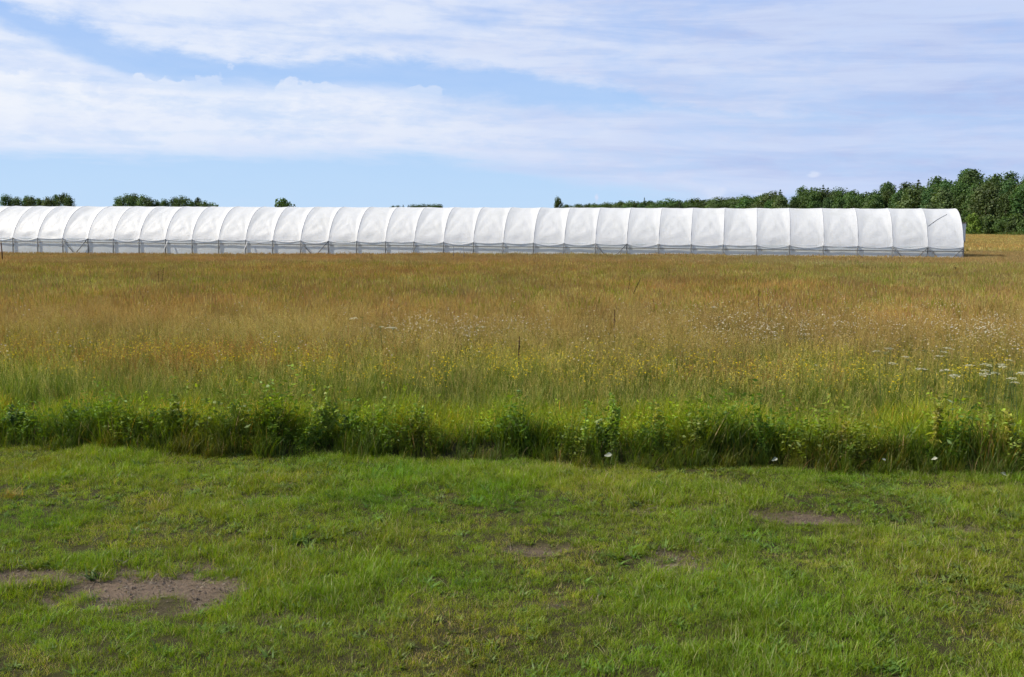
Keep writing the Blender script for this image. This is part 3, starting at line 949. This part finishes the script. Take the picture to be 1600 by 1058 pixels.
def herb_tuft(k):
    """leafy undergrowth: stems set with small pointed leaves"""
    a = Acc(); random.seed(760 + k)
    for s in range(5):
        bx, by = random.uniform(-.07, .07), random.uniform(-.07, .07)
        h = random.uniform(0.22, 0.42)
        ang, lean = random.uniform(0, 6.28), random.uniform(0.05, 0.4)
        c = jitter_col((0.06, 0.10, 0.02))
        a.blade(bx, by, h, 0.004, ang, lean, c * 0.7, c, 3)
        for j in range(15):
            t_ = random.uniform(0.2, 1.0)
            p = np.array([bx + math.cos(ang) * lean * h * t_ * t_, by + math.sin(ang) * lean * h * t_ * t_, h * (t_ - 0.22 * lean * t_ * t_)])
            d = np.array([random.gauss(0, 1), random.gauss(0, 1), random.uniform(-0.3, 0.5)])
            d /= np.linalg.norm(d)
            L = random.uniform(0.02, 0.042)
            a.flake(p + d * L * 0.5, L, L * random.uniform(0.3, 0.5), d, jitter_col((0.10, 0.17, 0.018)) * (0.75 + 0.35 * t_))
    return a.mesh('herb_tuft', M_BLADE)


def meadow_tuft(k, nstem, nleaf, spread, hs, hl, stem_w, head_w, head_l, lod, head_c, leaf_c, spread_c=0.2):
    a = Acc(); random.seed(800 + k)
    for i in range(nleaf):
        r, th = spread * math.sqrt(random.random()), random.uniform(0, 6.283)
        c = jitter_col(leaf_c, 0.25)
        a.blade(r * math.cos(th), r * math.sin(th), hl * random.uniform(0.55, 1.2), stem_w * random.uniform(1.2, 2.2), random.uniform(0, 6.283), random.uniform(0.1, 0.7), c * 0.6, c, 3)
    for i in range(nstem):
        r, th = spread * math.sqrt(random.random()), random.uniform(0, 6.283)
        h = hs * random.uniform(0.7, 1.15)
        hc = jitter_col(head_c, spread_c)
        lc = jitter_col(leaf_c, 0.2)
        ang, lean = random.uniform(0, 6.283), random.uniform(0.02, 0.35)
        bx, by = r * math.cos(th), r * math.sin(th)
        tip, d = a.blade(bx, by, h, stem_w, ang, lean, lc * 0.6, hc * 0.85, 3)
        slope = np.array([d[0] * lean * 1.6, d[1] * lean * 1.6, 1.0]); slope /= np.linalg.norm(slope)
        hl_ = head_l * random.uniform(0.6, 1.25)
        if lod == 0:
            for j in range(9):
                t_ = j / 8
                sp = head_w * math.sin(math.pi * min(0.95, 0.25 + 0.75 * t_)) * 0.9
                q = tip - slope * hl_ * (1 - t_) + rng.normal(size=3) * sp * 0.45
                a.flake(q, head_l * 0.16, 0.0055, slope + rng.normal(size=3) * 0.5, hc * random.uniform(0.8, 1.2))
        else:
            u = np.cross(slope, rng.normal(size=3)); u /= np.linalg.norm(u)
            wv = np.cross(slope, u)
            for s_ in (u, wv):
                q = tip - slope * hl_
                a.add([q, q + slope * hl_ * 0.35 + s_ * head_w * 0.5, tip + slope * 0.02, q + slope * hl_ * 0.45 - s_ * head_w * 0.5], [(0, 1, 2, 3)], hc)
    return a.mesh('meadow_tuft', M_HEAD if lod else M_HEAD)


TAN, ROSE, STRAW, OLIVE, RUST = (0.40, 0.30, 0.080), (0.37, 0.255, 0.095), (0.48, 0.385, 0.12), (0.31, 0.31, 0.04), (0.36, 0.185, 0.045)
LG = (0.17, 0.21, 0.020)

# green edge: tall lush grass, herbs, from the mown line inwards
edge_p = [lush_tuft(k, 0.30, 30, 0.07, 0.0055, 0.06, (0.085, 0.135, 0.012)) for k in range(4)] + [lush_tuft(4 + k, 0.26, 26, 0.08, 0.005, 0.35) for k in range(2)] + [herb_tuft(k) for k in range(5)]
x, y = sample_wedge(8.6, 12.6, 170, 1.2, 0.55)
d = y - edge_y(x)
k = (d > -0.08) & (rng.random(len(x)) < sstep(d, 2.2, 1.0))
x, y, d = x[k], y[k], d[k]; n = len(x)
pt = fbm(x * 1.1, y * 1.1, 61)
bump = fbm(x * 1.7, y * 0.6, 63)
pick = rng.integers(0, 4, n)
pick = np.where(rng.random(n) < sstep(pt, 0.52, 0.7) * 0.8, rng.integers(4, 6, n), pick)
pick = np.where(rng.random(n) < 0.34 * sstep(d, 0.9, 0.2) * sstep(d, 0.03, 0.14), rng.integers(6, 11, n), pick)
scl = rng.uniform(0.7, 1.3, n) * (0.6 + 0.4 * sstep(d, -0.05, 0.18)) * (1 + 0.25 * np.exp(-((d - 0.25) / 0.12) ** 2)) * (0.72 + 1.15 * (bump - 0.3)) * (1 + 0.12 * sstep(d, 0.7, 0.25))
hue = fbm(x * 1.4, y * 1.4, 67)
tint = np.c_[0.8 + 0.8 * (hue - 0.3), 0.9 + 0.35 * (hue - 0.3), 0.95 + 0 * hue] * (0.85 + 0.3 * rng.random(n))[:, None]
tint *= 1.0 + np.c_[1.55, 1.1, 0.4] * sstep(d, 0.25, 0.55)[:, None]  # yellower green behind; front left dark, the bank's shade put into its tint
brown = sstep(fbm(x * 2.3, y * 2.3, 69), 0.52, 0.68) * sstep(d, 0.45, 0.25)
tint *= 1 + np.c_[0.5, 0.1, 0.3] * brown[:, None]
scatter('verge_undergrowth', edge_p, np.c_[x, y, ground_z(x, y) - 0.01], scl, pick, tint, 'dense green grass and weeds along the edge of the mown strip, shade painted in', 'undergrowth', 0.12)


def meadow_tint(x, y, seed=71):
    a = fbm(x * 0.16, y * 0.10, seed)
    b = fbm(x * 0.5, y * 0.35, seed + 3)
    c = fbm(x * 1.4, y * 1.0, seed + 5)
    v = 0.85 + 0.42 * (b - 0.4) + 0.35 * (c - 0.5)
    return np.c_[v * (1 + 0.35 * (a - 0.5)), v * (1 - 0.10 * (a - 0.5)), v * (1.0 - 0.1 * (a - 0.5))], a, b


near_p = ([meadow_tuft(k, 12, 16, 0.09, 0.60, 0.34, 0.003, 0.016, 0.12, 0, (TAN, ROSE, STRAW)[k % 3], LG) for k in range(6)] +          # 0-5 brown heads
          [meadow_tuft(10 + k, 7, 24, 0.09, 0.52, 0.38, 0.003, 0.014, 0.10, 0, (OLIVE, STRAW)[k % 2], (0.17, 0.235, 0.018)) for k in range(4)] +   # 6-9 greener
          [meadow_tuft(20 + k, 14, 10, 0.08, 0.52, 0.30, 0.003, 0.018, 0.14, 0, RUST, LG) for k in range(2)])                                   # 10-11 rust sorrel
x, y = sample_wedge(10.2, 29.0, 62, 2.0, 0.55)
d = y - edge_y(x)
k = rng.random(len(x)) < sstep(d + (fbm(x * 1.5, y * 1.5, 89) - 0.5) * 1.0, 0.9, 1.4) * np.clip(1.35 - (y - 10) * 0.05, 0.45, 1) * sstep(y, 29, 22)
x, y, d = x[k], y[k], d[k]; n = len(x)
tint, a_n, b_n = meadow_tint(x, y)
green = np.clip(sstep(d + (fbm(x * 0.7, y * 0.5, 83) - 0.5) * 6.0, 9.5, 1.8) * 0.95, 0, 1)
pick = np.where(rng.random(n) < green, rng.integers(6, 10, n), rng.integers(0, 6, n))
rust = np.exp(-(((x + 4.2) / 1.6) ** 2 + ((y - 14.2) / 0.9) ** 2)) + 0.5 * np.exp(-(((x + 8.0) / 1.3) ** 2 + ((y - 15.0) / 1.0) ** 2)) + 0.35 * np.exp(-(((x - 2.7) / 1.2) ** 2 + ((y - 13.0) / 0.8) ** 2))
pick = np.where(rng.random(n) < rust * 0.9, rng.integers(10, 12, n), pick)
scl = rng.uniform(0.8, 1.2, n) * (0.72 + 0.28 * sstep(d, 1.2, 3.0)) * (0.9 + 0.35 * (fbm(x * 0.9, y * 0.9, 87) - 0.5))
tint = tint * (0.98 + np.c_[0.02, 0.10, 0.0] * green[:, None])
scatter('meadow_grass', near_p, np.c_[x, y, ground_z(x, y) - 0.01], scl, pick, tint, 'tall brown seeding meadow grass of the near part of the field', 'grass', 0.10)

mid_p = [meadow_tuft(40 + k, 30, 16, 0.22, 0.55, 0.36, 0.005, 0.018, 0.12, 1, (TAN, ROSE, STRAW, TAN, OLIVE)[k % 5], LG) for k in range(7)]
x, y = sample_wedge(18.0, 52.0, 17, 3.0, 0.55)
k = rng.random(len(x)) < sstep(y, 18, 27) * sstep(y, 52, 42)
x, y = x[k], y[k]; n = len(x)
tint, a_n, b_n = meadow_tint(x, y)
pick = rng.integers(0, 7, n)
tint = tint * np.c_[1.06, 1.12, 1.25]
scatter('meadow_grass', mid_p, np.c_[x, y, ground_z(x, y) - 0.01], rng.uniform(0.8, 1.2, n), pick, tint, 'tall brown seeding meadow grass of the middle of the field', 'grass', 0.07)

STRAW, TAN = (0.46, 0.36, 0.13), (0.40, 0.295, 0.095)
far_p = [meadow_tuft(60 + k, 54, 12, 0.5, 0.47, 0.30, 0.008, 0.026, 0.14, 1, (TAN, ROSE, STRAW, TAN)[k % 4], LG) for k in range(5)]
x, y = sample_wedge(40.0, 84.0, 6.5, 4.0, 0.55)
k = rng.random(len(x)) < sstep(y, 40, 50)
x, y = x[k], y[k]
gy_ = (END.y - (x - END.x) * math.tan(GA))
ca, sa = math.cos(GA), math.sin(GA)
lat = (x - END.x) * sa + (y - END.y) * ca
alo = (x - END.x) * ca - (y - END.y) * sa
k = ~((lat > -0.55) & (lat < 6.9) & (alo < 0.4))
x, y = x[k], y[k]; n = len(x)
tint, a_n, b_n = meadow_tint(x, y)
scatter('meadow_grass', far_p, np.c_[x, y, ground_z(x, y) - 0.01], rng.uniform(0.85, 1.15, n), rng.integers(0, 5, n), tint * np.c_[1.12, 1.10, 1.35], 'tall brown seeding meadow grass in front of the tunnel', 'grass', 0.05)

back_p = [meadow_tuft(70 + k, 50, 10, 1.1, 0.62, 0.36, 0.03, 0.08, 0.25, 1, (TAN, STRAW, TAN)[k % 3], LG) for k in range(3)]
y = np.sqrt(rng.uniform(80.0 ** 2, 250.0 ** 2, 9000))
x = y * rng.uniform(0.36, 0.60, len(y))
k = y < np.interp(x / y * F_PX + 800, [1400, 1500, 1600, 1760], [290, 262, 240, 220])
x, y = x[k], y[k]; n = len(x)
tint, a_n, b_n = meadow_tint(x, y)
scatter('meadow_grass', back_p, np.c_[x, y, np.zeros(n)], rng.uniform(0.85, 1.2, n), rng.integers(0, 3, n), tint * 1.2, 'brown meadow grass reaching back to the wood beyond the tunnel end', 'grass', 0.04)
# green weeds along the foot of the wood
gweed = [lush_tuft(90 + k, 1.3, 60, 1.3, 0.07, 0.1, (0.08, 0.13, 0.026)) for k in range(2)]
pxs = rng.uniform(1440, 1760, 700)
dd = np.interp(pxs, [1440, 1500, 1600, 1760], [282, 262, 240, 220]) + rng.uniform(-6, 12, 700)
x = (pxs - 800) / F_PX * dd
scatter('wood_edge_weeds', gweed, np.c_[x, dd, np.zeros(700)], rng.uniform(0.7, 1.5, 700), rng.integers(0, 2, 700), rng.uniform(0.75, 1.25, (700, 1)) * np.ones((1, 3)), 'strip of fresh green weeds at the foot of the wood', 'weeds', 0.05)


# --- small flowers in the meadow
def flower_dot(k, c, r, heads, h, w=0.003):
    a = Acc(); random.seed(900 + k)
    for i in range(heads):
        bx, by = random.uniform(-.06, .06), random.uniform(-.06, .06)
        hh = h * random.uniform(0.75, 1.15)
        sc_ = np.array((0.10, 0.13, 0.03))
        tip, _ = a.blade(bx, by, hh, w, random.uniform(0, 6.28), random.uniform(0, 0.25), sc_ * 0.6, sc_, 2)
        rr = r * random.uniform(0.7, 1.2)
        nrm = np.array([random.gauss(0, 0.3), random.gauss(0, 0.3), 1.0]); nrm /= np.linalg.norm(nrm)
        u = np.cross(nrm, (1, 0, 0)); u /= np.linalg.norm(u); v_ = np.cross(nrm, u)
        ring = [tip + (u * math.cos(q * 1.0472) + v_ * math.sin(q * 1.0472)) * rr for q in range(6)] + [tip + nrm * rr * 0.45]
        a.add(ring, [(q, (q + 1) % 6, 6) for q in range(6)] + [(5, 4, 3, 2, 1, 0)], jitter_col(c, 0.1))
    return a.mesh('flower', M_PETAL)


yel = [flower_dot(k, (0.60, 0.46, 0.02), 0.009, 7, 0.53) for k in range(3)]
x, y = sample_wedge(11.0, 17.5, 26, 1.5, 0.54)
d = y - edge_y(x)
f_ = fbm(x * 0.6, y * 0.9, 91)
k = rng.random(len(x)) < np.exp(-((d - 3.2) / 1.7) ** 2) * sstep(f_, 0.3, 0.55)
x, y = x[k], y[k]; n = len(x)
scatter('yellow_flowers', yel, np.c_[x, y, ground_z(x, y)], rng.uniform(0.8, 1.1, n), rng.integers(0, 3, n), np.ones((n, 3)), 'tiny yellow flowers dotted through the near meadow', 'flowers', 0.05)

wht = [flower_dot(10 + k, (0.52, 0.50, 0.40), 0.013, 5, 0.64) for k in range(3)]
x, y = sample_wedge(12.0, 26.0, 28, 1.0, 0.52)
py_eff = 351.5 + (CAM_H - 0.60) * F_PX / y
px_eff = 800 + x / y * F_PX
w_ = np.exp(-(((px_eff - 720) / 120) ** 2 + ((py_eff - 516) / 10) ** 2)) * 1.2 + 0.7 * np.exp(-(((px_eff - 1230) / 200) ** 2 + ((py_eff - 514) / 12) ** 2)) + 0.9 * np.exp(-(((px_eff - 1540) / 90) ** 2 + ((py_eff - 522) / 20) ** 2)) \
    + 0.25 * np.exp(-(((px_eff - 1300) / 260) ** 2 + ((py_eff - 485) / 14) ** 2)) + 0.02
k = rng.random(len(x)) < w_
x, y = x[k], y[k]; n = len(x)
scatter('white_flowers', wht, np.c_[x, y, ground_z(x, y)], rng.uniform(0.75, 1.1, n), rng.integers(0, 3, n), np.ones((n, 3)), 'drifts of tiny white flowers in the brown meadow', 'flowers', 0.05)

# ------------------------------------------------------------------ single plants that stand out
# white umbels nearest to the camera
def umbel_parts(k):
    random.seed(1000 + k)
    h = 1.0
    st = Acc(); hd = Acc()
    st.tube([(0, 0, -0.03), (0.01, 0.0, 0.5), (0.0, 0.01, 0.94)], [0.005, 0.004, 0.003], (0.10, 0.14, 0.035), 5)
    for q in range(9):
        a_ = q * 2.4; r = 0.048 * math.sqrt((q + 0.3) / 9)
        tip = np.array([math.cos(a_) * r, math.sin(a_) * r, 0.995 - r * 0.5])
        st.tube([(0, 0.01, 0.93), tuple(tip)], 0.0018, (0.12, 0.15, 0.04), 4)
        for j in range(5):
            p = tip + np.array([random.gauss(0, .008), random.gauss(0, .008), random.gauss(0.002, .003)])
            rr = random.uniform(0.005, 0.009)
            ring = [p + np.array([math.cos(w_ * 1.2566), math.sin(w_ * 1.2566), 0]) * rr for w_ in range(5)] + [p + np.array([0, 0, rr * 0.5])]
            hd.add(ring, [(w_, (w_ + 1) % 5, 5) for w_ in range(5)], jitter_col((0.50, 0.49, 0.38), 0.15))
    for q in range(4):
        z = random.uniform(0.1, 0.55); a_ = random.uniform(0, 6.28)
        st.flake((math.cos(a_) * 0.04, math.sin(a_) * 0.04, z), 0.09, 0.018, (math.cos(a_), math.sin(a_), 0.5), (0.08, 0.13, 0.03))
    return st.mesh('umbel_stem', M_LEAF), hd.mesh('umbel_head', M_LEAF)


UMB = [umbel_parts(k) for k in range(4)]
spots = [(1384, 563), (1408, 559), (1447, 572), (1484, 558), (1490, 581), (1497, 579), (1519, 565), (1536, 578), (1541, 571), (1549, 575), (1553, 580), (1561, 569), (1563, 579), (1560, 560), (1572, 567), (1576, 582), (1583, 580), (1590, 587),
         (1598, 602), (1440, 548), (1460, 545), (564, 495), (586, 512), (601, 511), (623, 514), (1388, 545), (1392, 552), (745, 508), (1126, 492), (1106, 480)]
for i, (p, q) in enumerate(spots):
    hgt = random.uniform(0.58, 0.68)
    g = ground_pt(p, q, hgt + 0.08)
    e = empty('umbel_flower', (g.x, g.y, float(ground_z(np.array([g.x]), np.array([g.y]))[0])), random.uniform(0, 6.28), (1.0, 1.0, hgt))
    near = 'in the right cluster beside the picture edge' if p > 1480 else 'scattered left of the right cluster' if p > 1370 else 'above the brown grass near the middle'
    tag(e, f'flat white flower head {near}', 'flower', 'white flower heads in the meadow')
    st, hd = UMB[i % 4]
    link('stem', st, e, rot=(R(random.uniform(-5, 5)), R(random.uniform(-5, 5)), 0))
    link('flower_head', hd, e, rot=(R(random.uniform(-12, 12)), R(random.uniform(-12, 12)), 0), scale=(random.uniform(0.8, 1.35),) * 2 + (1.0,))


# dark dock stalks
def dock(px, top, bottom, lab, stalks, kind_h=None):
    canopy = 0.52
    g = ground_pt(px, bottom, canopy)
    sc_ = g.y / F_PX
    e = empty('dock_plant', (g.x, g.y, 0))
    tag(e, lab, 'dock plant')
    for dx0, dx1, t0 in stalks:
        hgt = canopy + (bottom - top - t0) * sc_
        b = np.array([dx0 * sc_ * 0.3, 0, 0]); m_ = np.array([dx0 * sc_, 0, canopy]); tp = np.array([dx1 * sc_, 0.03, hgt])
        a = Acc(); a.tube([b, (b + m_) / 2, m_, tp], [0.006, 0.006, 0.005, 0.003], GREY, 5)
        link('stem', a.mesh('dock_stem', M_STALK), e)
        h_ = Acc()
        L = hgt - canopy * 0.98
        nfl = 90
        wmax = min(0.036, 0.010 + 0.9 * sc_)
        for j in range(nfl):
            t_ = random.random()
            wsp = wmax * math.sin(math.pi * (0.12 + 0.8 * t_)) ** 0.8 * (0.5 + 0.6 * vnoise(np.array([t_ * 7.0]), np.array([px * 1.0]), 3)[0])
            c = m_ + (tp - m_) * t_
            p_ = c + rng.normal(size=3) * wsp * 0.5
            h_.flake(p_, 0.024, 0.014, rng.normal(size=3) + np.array([0, 0, 1.2]), GREY)
        link('seed_head', h_.mesh('dock_seed_head', M_STALK), e)


dock(251, 419, 444, 'pair of upright dark brown dock stalks above the grass at the left', [(-2.5, -4, 0), (2, 4.5, 0)])
dock(985, 428, 462, 'forked dark brown dock stalks spreading apart before the tunnel', [(-5, 0.5, 0), (3, 16, 6)])
dock(1185, 452, 484, 'single rusty brown dock spike right of the forked stalks', [(0, 0.5, 0)])
dock(811, 526, 556, 'single thin dark dock spike beside the white flower drift', [(-0.5, 0.5, 0)])
dock(960, 485, 508, 'faint thin dock spike below the forked stalks', [(0, 0.5, 0)])
dock(1242, 415, 428, 'short dark dock spike near the tunnel right part', [(0, 0.5, 0)])
dock(1491, 411, 424, 'short dark dock tuft near the tunnel right end', [(-1, 0, 0), (1, 3, 4)])


# leafy weeds of the verge edge
def leaf_mesh(k, L, W, c):
    a = Acc(); random.seed(1200 + k)
    rows = 4; vs, cs = [], []
    for i in range(rows + 1):
        t_ = i / rows
        w = W * math.sin(math.pi * min(0.97, 0.12 + 0.85 * t_)) ** 0.9
        z = -0.35 * L * t_ * t_
        vs += [(L * t_, -w / 2, z + w * 0.18), (L * t_, 0, z), (L * t_, w / 2, z + w * 0.18)]
        cs += [np.asarray(c)] * 3
    fs = []
    for i in range(rows):
        o_ = 3 * i
        fs += [(o_, o_ + 1, o_ + 4, o_ + 3), (o_ + 1, o_ + 2, o_ + 5, o_ + 4)]
    a.add(vs, fs, cs)
    return a.mesh('leaf', M_LEAF, True)


LIGHT, MIDG, DARK, YELL = (0.24, 0.32, 0.040), (0.15, 0.22, 0.030), (0.085, 0.145, 0.026), (0.34, 0.34, 0.045)
LEAVES = {nm: [leaf_mesh(i * 3 + j, L, L * 0.55, np.asarray(c) * (0.9 + 0.1 * j)) for j, L in enumerate((0.045, 0.058, 0.072))] for i, (nm, c) in enumerate((('light', LIGHT), ('mid', MIDG), ('dark', DARK), ('yellow', YELL)))}


def weed(px, top, height, tone, lab, wide=0.16, stems=5, nleaf=22, depth=0.3):
    v = px_dir(px, top)
    # rooted a little inside the edge, as tall as its tip shows
    gy_ = 9.9
    for _ in range(4):
        gx_ = v.x / v.y * gy_
        gy_ = float(edge_y(np.array([gx_]))[0]) + 0.16 + depth * random.random()
    height = CAM_H + v.z / v.y * gy_ - float(ground_z(np.array([gx_]), np.array([gy_]))[0])
    e = empty('leafy_weed', (gx_, gy_, float(ground_z(np.array([gx_]), np.array([gy_]))[0])))
    tag(e, lab, 'weed', 'leafy weeds along the verge edge')
    wide *= 0.72
    pal = {'light': ('light', 'light', 'mid'), 'mid': ('mid', 'mid', 'light'), 'dark': ('dark', 'mid', 'dark'), 'yellow': ('yellow', 'light', 'yellow')}[tone]
    base_c = {'light': LIGHT, 'mid': MIDG, 'dark': DARK, 'yellow': YELL}[tone]
    nodes = []
    for s in range(stems):
        h = height * (1.0 if s == 0 else random.uniform(0.55, 0.95))
        a0 = random.uniform(0, 6.28); r = 0 if s == 0 else wide * random.uniform(0.3, 1.0)
        tip = np.array([math.cos(a0) * r, math.sin(a0) * r * 0.7, h])
        b = tip * np.array([0.3, 0.3, 0]) - np.array([0, 0, 0.03])
        mid = (b + tip) / 2 + np.array([random.gauss(0, .02), random.gauss(0, .02), 0])
        a = Acc(); a.tube([b, mid, tip], [0.005, 0.004, 0.002], np.asarray(base_c) * 0.8, 5)
        link('stem', a.mesh('weed_stem', M_LEAF, True), e)
        for j in range(18):
            q = 0.40 + 0.6 * (j + 0.5) / 18
            p = b + (mid - b) * min(1, q * 2) if q < 0.5 else mid + (tip - mid) * (q - 0.5) * 2
            nodes.append((p, j * 2.4 + s, q))
    random.shuffle(nodes)
    for p, an, q in nodes[:nleaf]:
        o_ = link('leaf', random.choice(LEAVES[random.choice(pal)]), e, tuple(p), (R(random.uniform(-25, 25)), R(random.uniform(-55, 15)), an), (random.uniform(0.75, 1.2),) * 3)
    fo = Acc()
    for p, an, q in nodes[nleaf:]:
        for _ in range(8):
            dr = np.array([math.cos(an), math.sin(an), random.uniform(-.4, .5)]) + rng.normal(size=3) * 0.4
            dr /= np.linalg.norm(dr)
            L = random.uniform(0.022, 0.045)
            fo.flake(p + dr * L * 0.55, L, L * 0.5, dr, jitter_col(base_c, 0.25))
    tag(link('foliage', fo.mesh('weed_foliage', M_LEAF), e), kind='stuff')


weed(512, 604, 0.62, 'light', 'tallest bright green leafy weed standing up from the verge edge', 0.24, 12, 40)
weed(488, 660, 0.36, 'light', 'low yellow green weed at the left foot of the tallest weed', 0.12, 4, 14)
weed(540, 650, 0.45, 'dark', 'dark green weed close right of the tallest weed', 0.16, 5, 16)
weed(262, 616, 0.56, 'light', 'tall bright weed in the left third of the verge edge', 0.2, 10, 30)
weed(236, 640, 0.44, 'mid', 'weed leaning on the left side of the bright left weed', 0.15, 5, 16)
weed(20, 632, 0.50, 'dark', 'dark leafy weed at the left picture edge', 0.18, 6, 18)
weed(95, 634, 0.46, 'mid', 'green weed between the left edge and the bright left weed', 0.18, 6, 16)
weed(370, 625, 0.46, 'mid', 'slender weed between the two bright leafy weeds', 0.10, 3, 12)
weed(650, 632, 0.48, 'light', 'light green weed right of the tallest weed', 0.12, 4, 16)
weed(795, 642, 0.42, 'light', 'light green weed near the middle of the verge edge', 0.14, 4, 14)
weed(915, 624, 0.54, 'light', 'slender single stemmed pale weed left of the middle dark gap', 0.05, 2, 12)
weed(956, 614, 0.56, 'light', 'broad leaved weed above the pale leaf', 0.18, 8, 26)
weed(940, 655, 0.40, 'dark', 'dark weed under the broad leaved weed', 0.2, 6, 16)
weed(1032, 630, 0.50, 'yellow', 'yellowish weed right of the broad leaved weed', 0.12, 4, 16)
weed(1085, 652, 0.42, 'mid', 'dense green weed in the middle right of the edge', 0.18, 5, 14)
weed(1180, 645, 0.44, 'light', 'light weed left of the dry brown grass patch', 0.10, 3, 12)
weed(1315, 660, 0.40, 'yellow', 'low yellow weed right of the dry brown grass patch', 0.10, 4, 14)
weed(1472, 618, 0.56, 'yellow', 'leaning yellow green weed spike in the right part of the edge', 0.08, 4, 20)
weed(1557, 640, 0.48, 'light', 'pale slender weed, left of a pair at the right edge', 0.05, 3, 12)
weed(1580, 640, 0.50, 'yellow', 'yellow green weed, right of a pair at the right edge', 0.07, 3, 16)
weed(1590, 680, 0.34, 'dark', 'low dark weed in the bottom right of the verge edge', 0.16, 5, 14)


# pale upturned leaves at the foot of the edge
def pale_leaf(px, py, w_px, rot, lab, fold=0.3):
    v = px_dir(px, py)
    yy_ = 9.6
    for _ in range(4):
        yy_ = float(edge_y(np.array([v.x / v.y * yy_]))[0]) - 0.13
    g = Vector((v.x / v.y * yy_, yy_, max(0.04, CAM_H + v.z / v.y * yy_)))
    W = 0.85 * w_px / F_PX * g.y
    a = Acc(); vs = []
    nu, nv = 7, 5
    for j in range(nv):
        for i in range(nu):
            u, v = i / (nu - 1) * 2 - 1, j / (nv - 1) * 2 - 1
            wv = math.sqrt(max(0.02, 1 - u * u)) * (0.7 + 0.2 * math.sin(3 * u))
            vs.append((u * W / 2, v * wv * W * 0.34, fold * W * abs(v) * wv * 0.5 + 0.06 * W * math.sin(3 * u + v)))
    fs = [(j * nu + i, j * nu + i + 1, (j + 1) * nu + i + 1, (j + 1) * nu + i) for j in range(nv - 1) for i in range(nu - 1)]
    a.add(vs, fs, GREY)
    tag(link('pale_leaf', a.mesh('pale_leaf', M_PALE, True), None, g, rot), lab, 'leaf')


pale_leaf(950, 711, 15, (R(58), R(-12), 0.1), 'whitish upturned leaf in the dark gap at the middle of the edge', 0.15)
pale_leaf(1210, 718, 13, (R(50), R(-20), 0.4), 'pale leaf at the foot of the dry brown grass patch')
pale_leaf(1381, 718, 9, (R(45), R(15), 0.2), 'smaller grey leaf in the dark gap at the right')
pale_leaf(1460, 717, 12, (R(35), R(-18), -0.2), 'long folded pale leaf in the dark gap at the right')
pale_leaf(1568, 744, 18, (R(30), R(22), 0.3), 'pale drooping leaf at the bottom right of the edge')

# dry rust coloured tuft at the left of the mown strip
g = ground_pt(18, 778)
a = Acc(); random.seed(1500)
for i in range(70):
    r, th = 0.09 * math.sqrt(random.random()), random.uniform(0, 6.28)
    c = jitter_col((0.34, 0.20, 0.04), 0.25)
    a.blade(r * math.cos(th), r * math.sin(th) * 0.7, random.uniform(0.05, 0.13), 0.004, random.uniform(0, 6.28), random.uniform(0.2, 0.9), c * 0.7, c, 3)
e = empty('dry_tuft', (g.x, g.y, float(ground_z(np.array([g.x]), np.array([g.y]))[0])))
tag(e, 'small orange brown dry tuft in the mown grass at the left edge', 'grass tuft')
tag(link('dry_blades', a.mesh('dry_blades', M_LEAF), e), kind='stuff')

# look-alikes that share a label are told apart by their order across the field, left to right
ORD = ['first', 'second', 'third', 'fourth', 'fifth', 'sixth', 'seventh', 'eighth', 'ninth', 'tenth', 'eleventh', 'twelfth', 'thirteenth', 'fourteenth', 'fifteenth', 'sixteenth', 'seventeenth', 'eighteenth', 'nineteenth', 'twentieth', 'twenty-first', 'twenty-second', 'twenty-third', 'twenty-fourth', 'twenty-fifth', 'twenty-sixth', 'twenty-seventh', 'twenty-eighth']
same = {}
for ob in list(COL.objects):
    if ob.parent is None and 'label' in ob and 'group' in ob:
        same.setdefault(ob['label'], []).append(ob)
for lab, obs in same.items():
    if 1 < len(obs) <= len(ORD):
        obs.sort(key=lambda q: q.location.x / q.location.y)
        for i, ob in enumerate(obs):
            if len((lab + ' x from left').split()) <= 16:
                ob['label'] = f'{lab}, {ORD[i]} from left'
